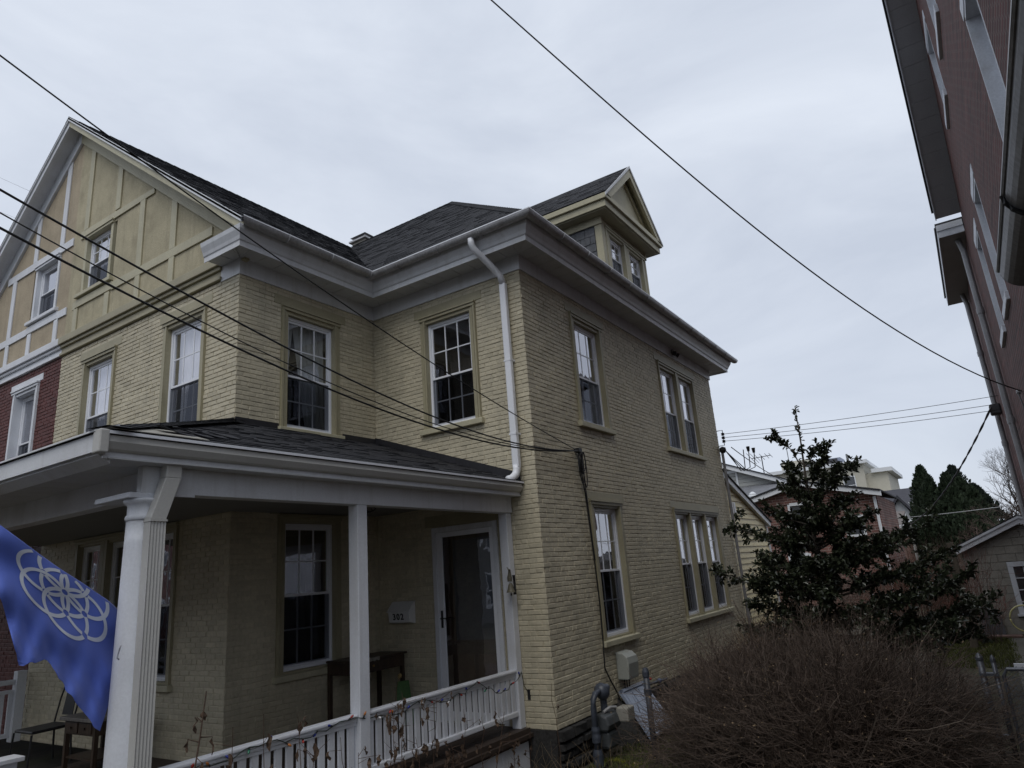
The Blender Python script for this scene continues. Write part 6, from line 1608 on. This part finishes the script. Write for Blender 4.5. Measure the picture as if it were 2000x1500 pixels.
# ------------------------------------------------------------------ trees beyond
ARB = M('arborvitae_green', (.022, .036, .016), .8, .4, 2.2, 12)
BRK = M('grey_bark', (.085, .075, .068), .9, .2, 4, 30)
def evergreen(px, py, X_, w, label, seed, col=ARB, ragged=.25, n=5200):
    rs = random.Random(seed); top = at(px, py, 0, X_); H = top.z - GZ
    t = thing('evergreen_tree', label, 'tree', (X_, top.y, GZ), 'evergreens beyond the garden')
    MB().tube([(X_, top.y, GZ), (X_, top.y, GZ + H * .9)], [.16, .03], 8).build('trunk', BRK, t)
    mb = MB(); ph = [rs.uniform(0, 6.28) for _ in range(6)]
    for _ in range(n):
        u = rs.random() ** .85; a = rs.uniform(0, 2 * math.pi)
        rad = w * (min(1, (1 - u) * 2.1) ** .75) * (1 + ragged * (math.sin(a * 3 + ph[0] + u * 9) * .5 + math.sin(a * 5 + ph[1] - u * 17) * .4)) * rs.uniform(.72, 1.06)
        c = Vector((X_ + rad * math.cos(a), top.y + rad * math.sin(a), GZ + H * u)); d = Vector((math.cos(a) * .5, math.sin(a) * .5, 1.1)) + Vector((rs.gauss(0, .3), rs.gauss(0, .3), rs.gauss(0, .3))); d.normalize()
        l = rs.uniform(.14, .30); s = d.cross(Vector((math.cos(a), math.sin(a), 0)) + Vector((rs.gauss(0, .5), rs.gauss(0, .5), rs.gauss(0, .5)))).normalized() * l * .33
        mb.poly([c, c + d * l * .5 + s, c + d * l, c + d * l * .5 - s])
    mb.build('crown', col, t)
DKG = M('spruce_green', (.016, .026, .017), .8, .4, 2.2, 12)
evergreen(1796, 914, 41, 1.15, 'tall pointed evergreen, leftmost of the dark cone shaped trees', 1)
evergreen(1812, 938, 40, 1.05, 'shorter pointed evergreen just right of the tallest cone shaped tree', 2)
evergreen(1826, 955, 43, .9, 'low evergreen in the gap between the two groups of cones', 3, n=3500)
evergreen(1846, 928, 39, 1.0, 'rounded evergreen left of the twisted cable', 4)
evergreen(1858, 913, 46, 1.3, 'dark ragged spruce rising behind the rounded evergreens', 5, DKG, .5)
evergreen(1872, 938, 40, 1.5, 'broad olive green evergreen directly behind the twisted cable', 6)
evergreen(1900, 950, 42, 1.6, 'low broad dark evergreen, rightmost of the cone shaped trees', 7, DKG, .4)
def bare(px, py, X_, label, seed, spread=.45, depth=6, base_r=.14, m=None, zb=GZ):
    rs = random.Random(seed); top = at(px, py, 0, X_); H = top.z - zb
    t = thing('bare_tree', label, 'tree', (X_, top.y, zb))
    m1, m2 = MB(), MB()
    def grow(p, d, l, r, k):
        q = p + d * l; mid = p + d * l * .5 + Vector((rs.gauss(0, .03), rs.gauss(0, .03), 0)) * l
        (m1 if k > depth - 3 else m2).tube([p, mid, q], [r, r * .85, r * .7], 5 if k > depth - 3 else 3, cap=False)
        if k == 0: return
        for _ in range(rs.choice((2, 3, 3))):
            dd = (d + Vector((rs.gauss(0, spread), rs.gauss(0, spread), rs.gauss(.08, spread * .6)))).normalized(); grow(q, dd, l * rs.uniform(.62, .84), r * .62, k - 1)
        if k > 1 and rs.random() < .7: grow(mid, (d + Vector((rs.gauss(0, spread * 1.3), rs.gauss(0, spread * 1.3), .1))).normalized(), l * .6, r * .45, k - 2 if k > 2 else 0)
    grow(Vector((X_, top.y, zb)), Vector((0, 0, 1)), H * .27, base_r, depth)
    m1.build('trunk', m or BRK, t); m2.build('twigs', m or BRK, t)
    return t
FT = M('far_twig', (.055, .046, .044), .9, .2)
bare(1768, 940, 75, 'small bare tree against the sky behind the dark roofed house', 41, .5, 5, .16, FT)
bare(1958, 848, 60, 'tall slender bare tree beside the tall brick building', 42, .36, 7, .12, FT)
bare(1930, 985, 44, 'wide bare brown tree behind the garage roof', 43, .55, 6, .14, M('brown_far_twig', (.06, .044, .037), .9, .2))
bare(1975, 940, 48, 'dense bare brown tree between garage and tall building', 44, .5, 6, .16, M('brown_far_twig_b', (.055, .04, .035), .9, .2))
bare(1988, 872, 42, 'dense brown bare tree hard against the tall brick building', 46, .5, 6, .13, M('brown_far_twig_d', (.06, .044, .037), .9, .2))
bare(1962, 930, 34, 'low spreading brown bare tree over the garage ridge', 47, .6, 6, .10, M('brown_far_twig_e', (.065, .046, .038), .9, .2))
bare(1905, 1000, 36, 'low bare brown tree in front of the evergreens by the garage', 45, .6, 6, .10, M('brown_far_twig_c', (.075, .05, .04), .9, .2))
# hedge of far scrub closing the view at ground level
bush('scrub', 'bare brown scrub in front of the evergreens beyond the garage', (26, -3.2), 4.0, 3.2, -.2, 500, 8, 51, (TW2, TW2), tip=.9)
bush('scrub', 'bare brown scrub below the brick house behind the holly', (19.5, .2), 2.5, 3.0, -.7, 400, 8, 52, (TW2, TW2), tip=.8)
MB().box(23.9, 24.0, -9, yr, GZ, -.9).build('board_fence', M('far_fence', (.075, .065, .055), .9, .2), None, 'dark board fence below the evergreens', cat='fence')

# the row of houses across the street, seen mirrored in the door and window glass
def street_house(y0, y1, h, wall, label):
    X_ = -24.0; g = thing('street_house', label, 'house', (X_, (y0 + y1) / 2, GZ)); F = Fr((X_, 0, 0), (0, 1, 0), (1, 0, 0))
    MB().box(X_ - 9, X_, y0, y1, GZ, GZ + h).build('wall', wall, g)
    MB().prism([(X_ + .5, y0, GZ + h), (X_ - 9.5, y0, GZ + h), (X_ - 4.5, y0, GZ + h + 3)], (0, y1 - y0, 0)).build('roof', SHG, g)
    F.box(MB(), y0, y1, .0, .5, GZ + h - .25, GZ + h - .01).build('cornice', WFR, g)
    n = max(2, int((y1 - y0) / 2.2))
    for k in range(n):
        for z in (.9, 3.9, 6.6):
            if z + 1.9 < h: c = y0 + (y1 - y0) * (k + .5) / n; fwin(F, g, c - .45, c + .45, GZ + z, GZ + z + 1.7)
SB = brick_tex('street_red_brick', (.16, .06, .05), (.12, .05, .045), (.25, .2, .18), 1)
SB2 = M('street_grey_render', (.15, .145, .135), .8, .1)
street_house(-16, -7.2, 9.0, SB, 'red brick house across the street, mirrored in the door glass')
street_house(-7, 1.5, 8.2, SB2, 'grey rendered house across the street, mirrored in the porch windows')
street_house(1.7, 11, 8.8, SB, 'long red brick house across the street beside the grey rendered one')
street_house(11.2, 22, 8.0, SB2, 'grey house next along the row across the street')
street_house(22.2, 36, 9.0, SB, 'tall red brick house further along the row across the street')
street_house(36.2, 60, 8.5, SB, 'long red brick terrace at the far end of the row across the street')

# ------------------------------------------------------------------ shingles: nearest 300 of the porch roof as parts
prs = sorted([s for s in shl if s[2]], key=lambda s: s[1])
ids = {id(s) for s in prs[:300]}
F4 = [(0, 1, 2, 3), (4, 5, 1, 0), (4, 0, 3), (5, 2, 1)]
for s in prs[:300]:
    me = bpy.data.meshes.new('shingle'); me.from_pydata([tuple(q) for q in s[0]], [], F4); me.materials.append(SHG)
    o = bpy.data.objects.new('shingle', me); COL.objects.link(o); o.parent = s[2]
mb = MB()
for s in shl:
    if id(s) in ids: continue
    i = len(mb.v); mb.v += [tuple(q) for q in s[0]]; mb.f += [tuple(i + k for k in f) for f in F4]
mb.build('shingles', SHG, house, kind='stuff')
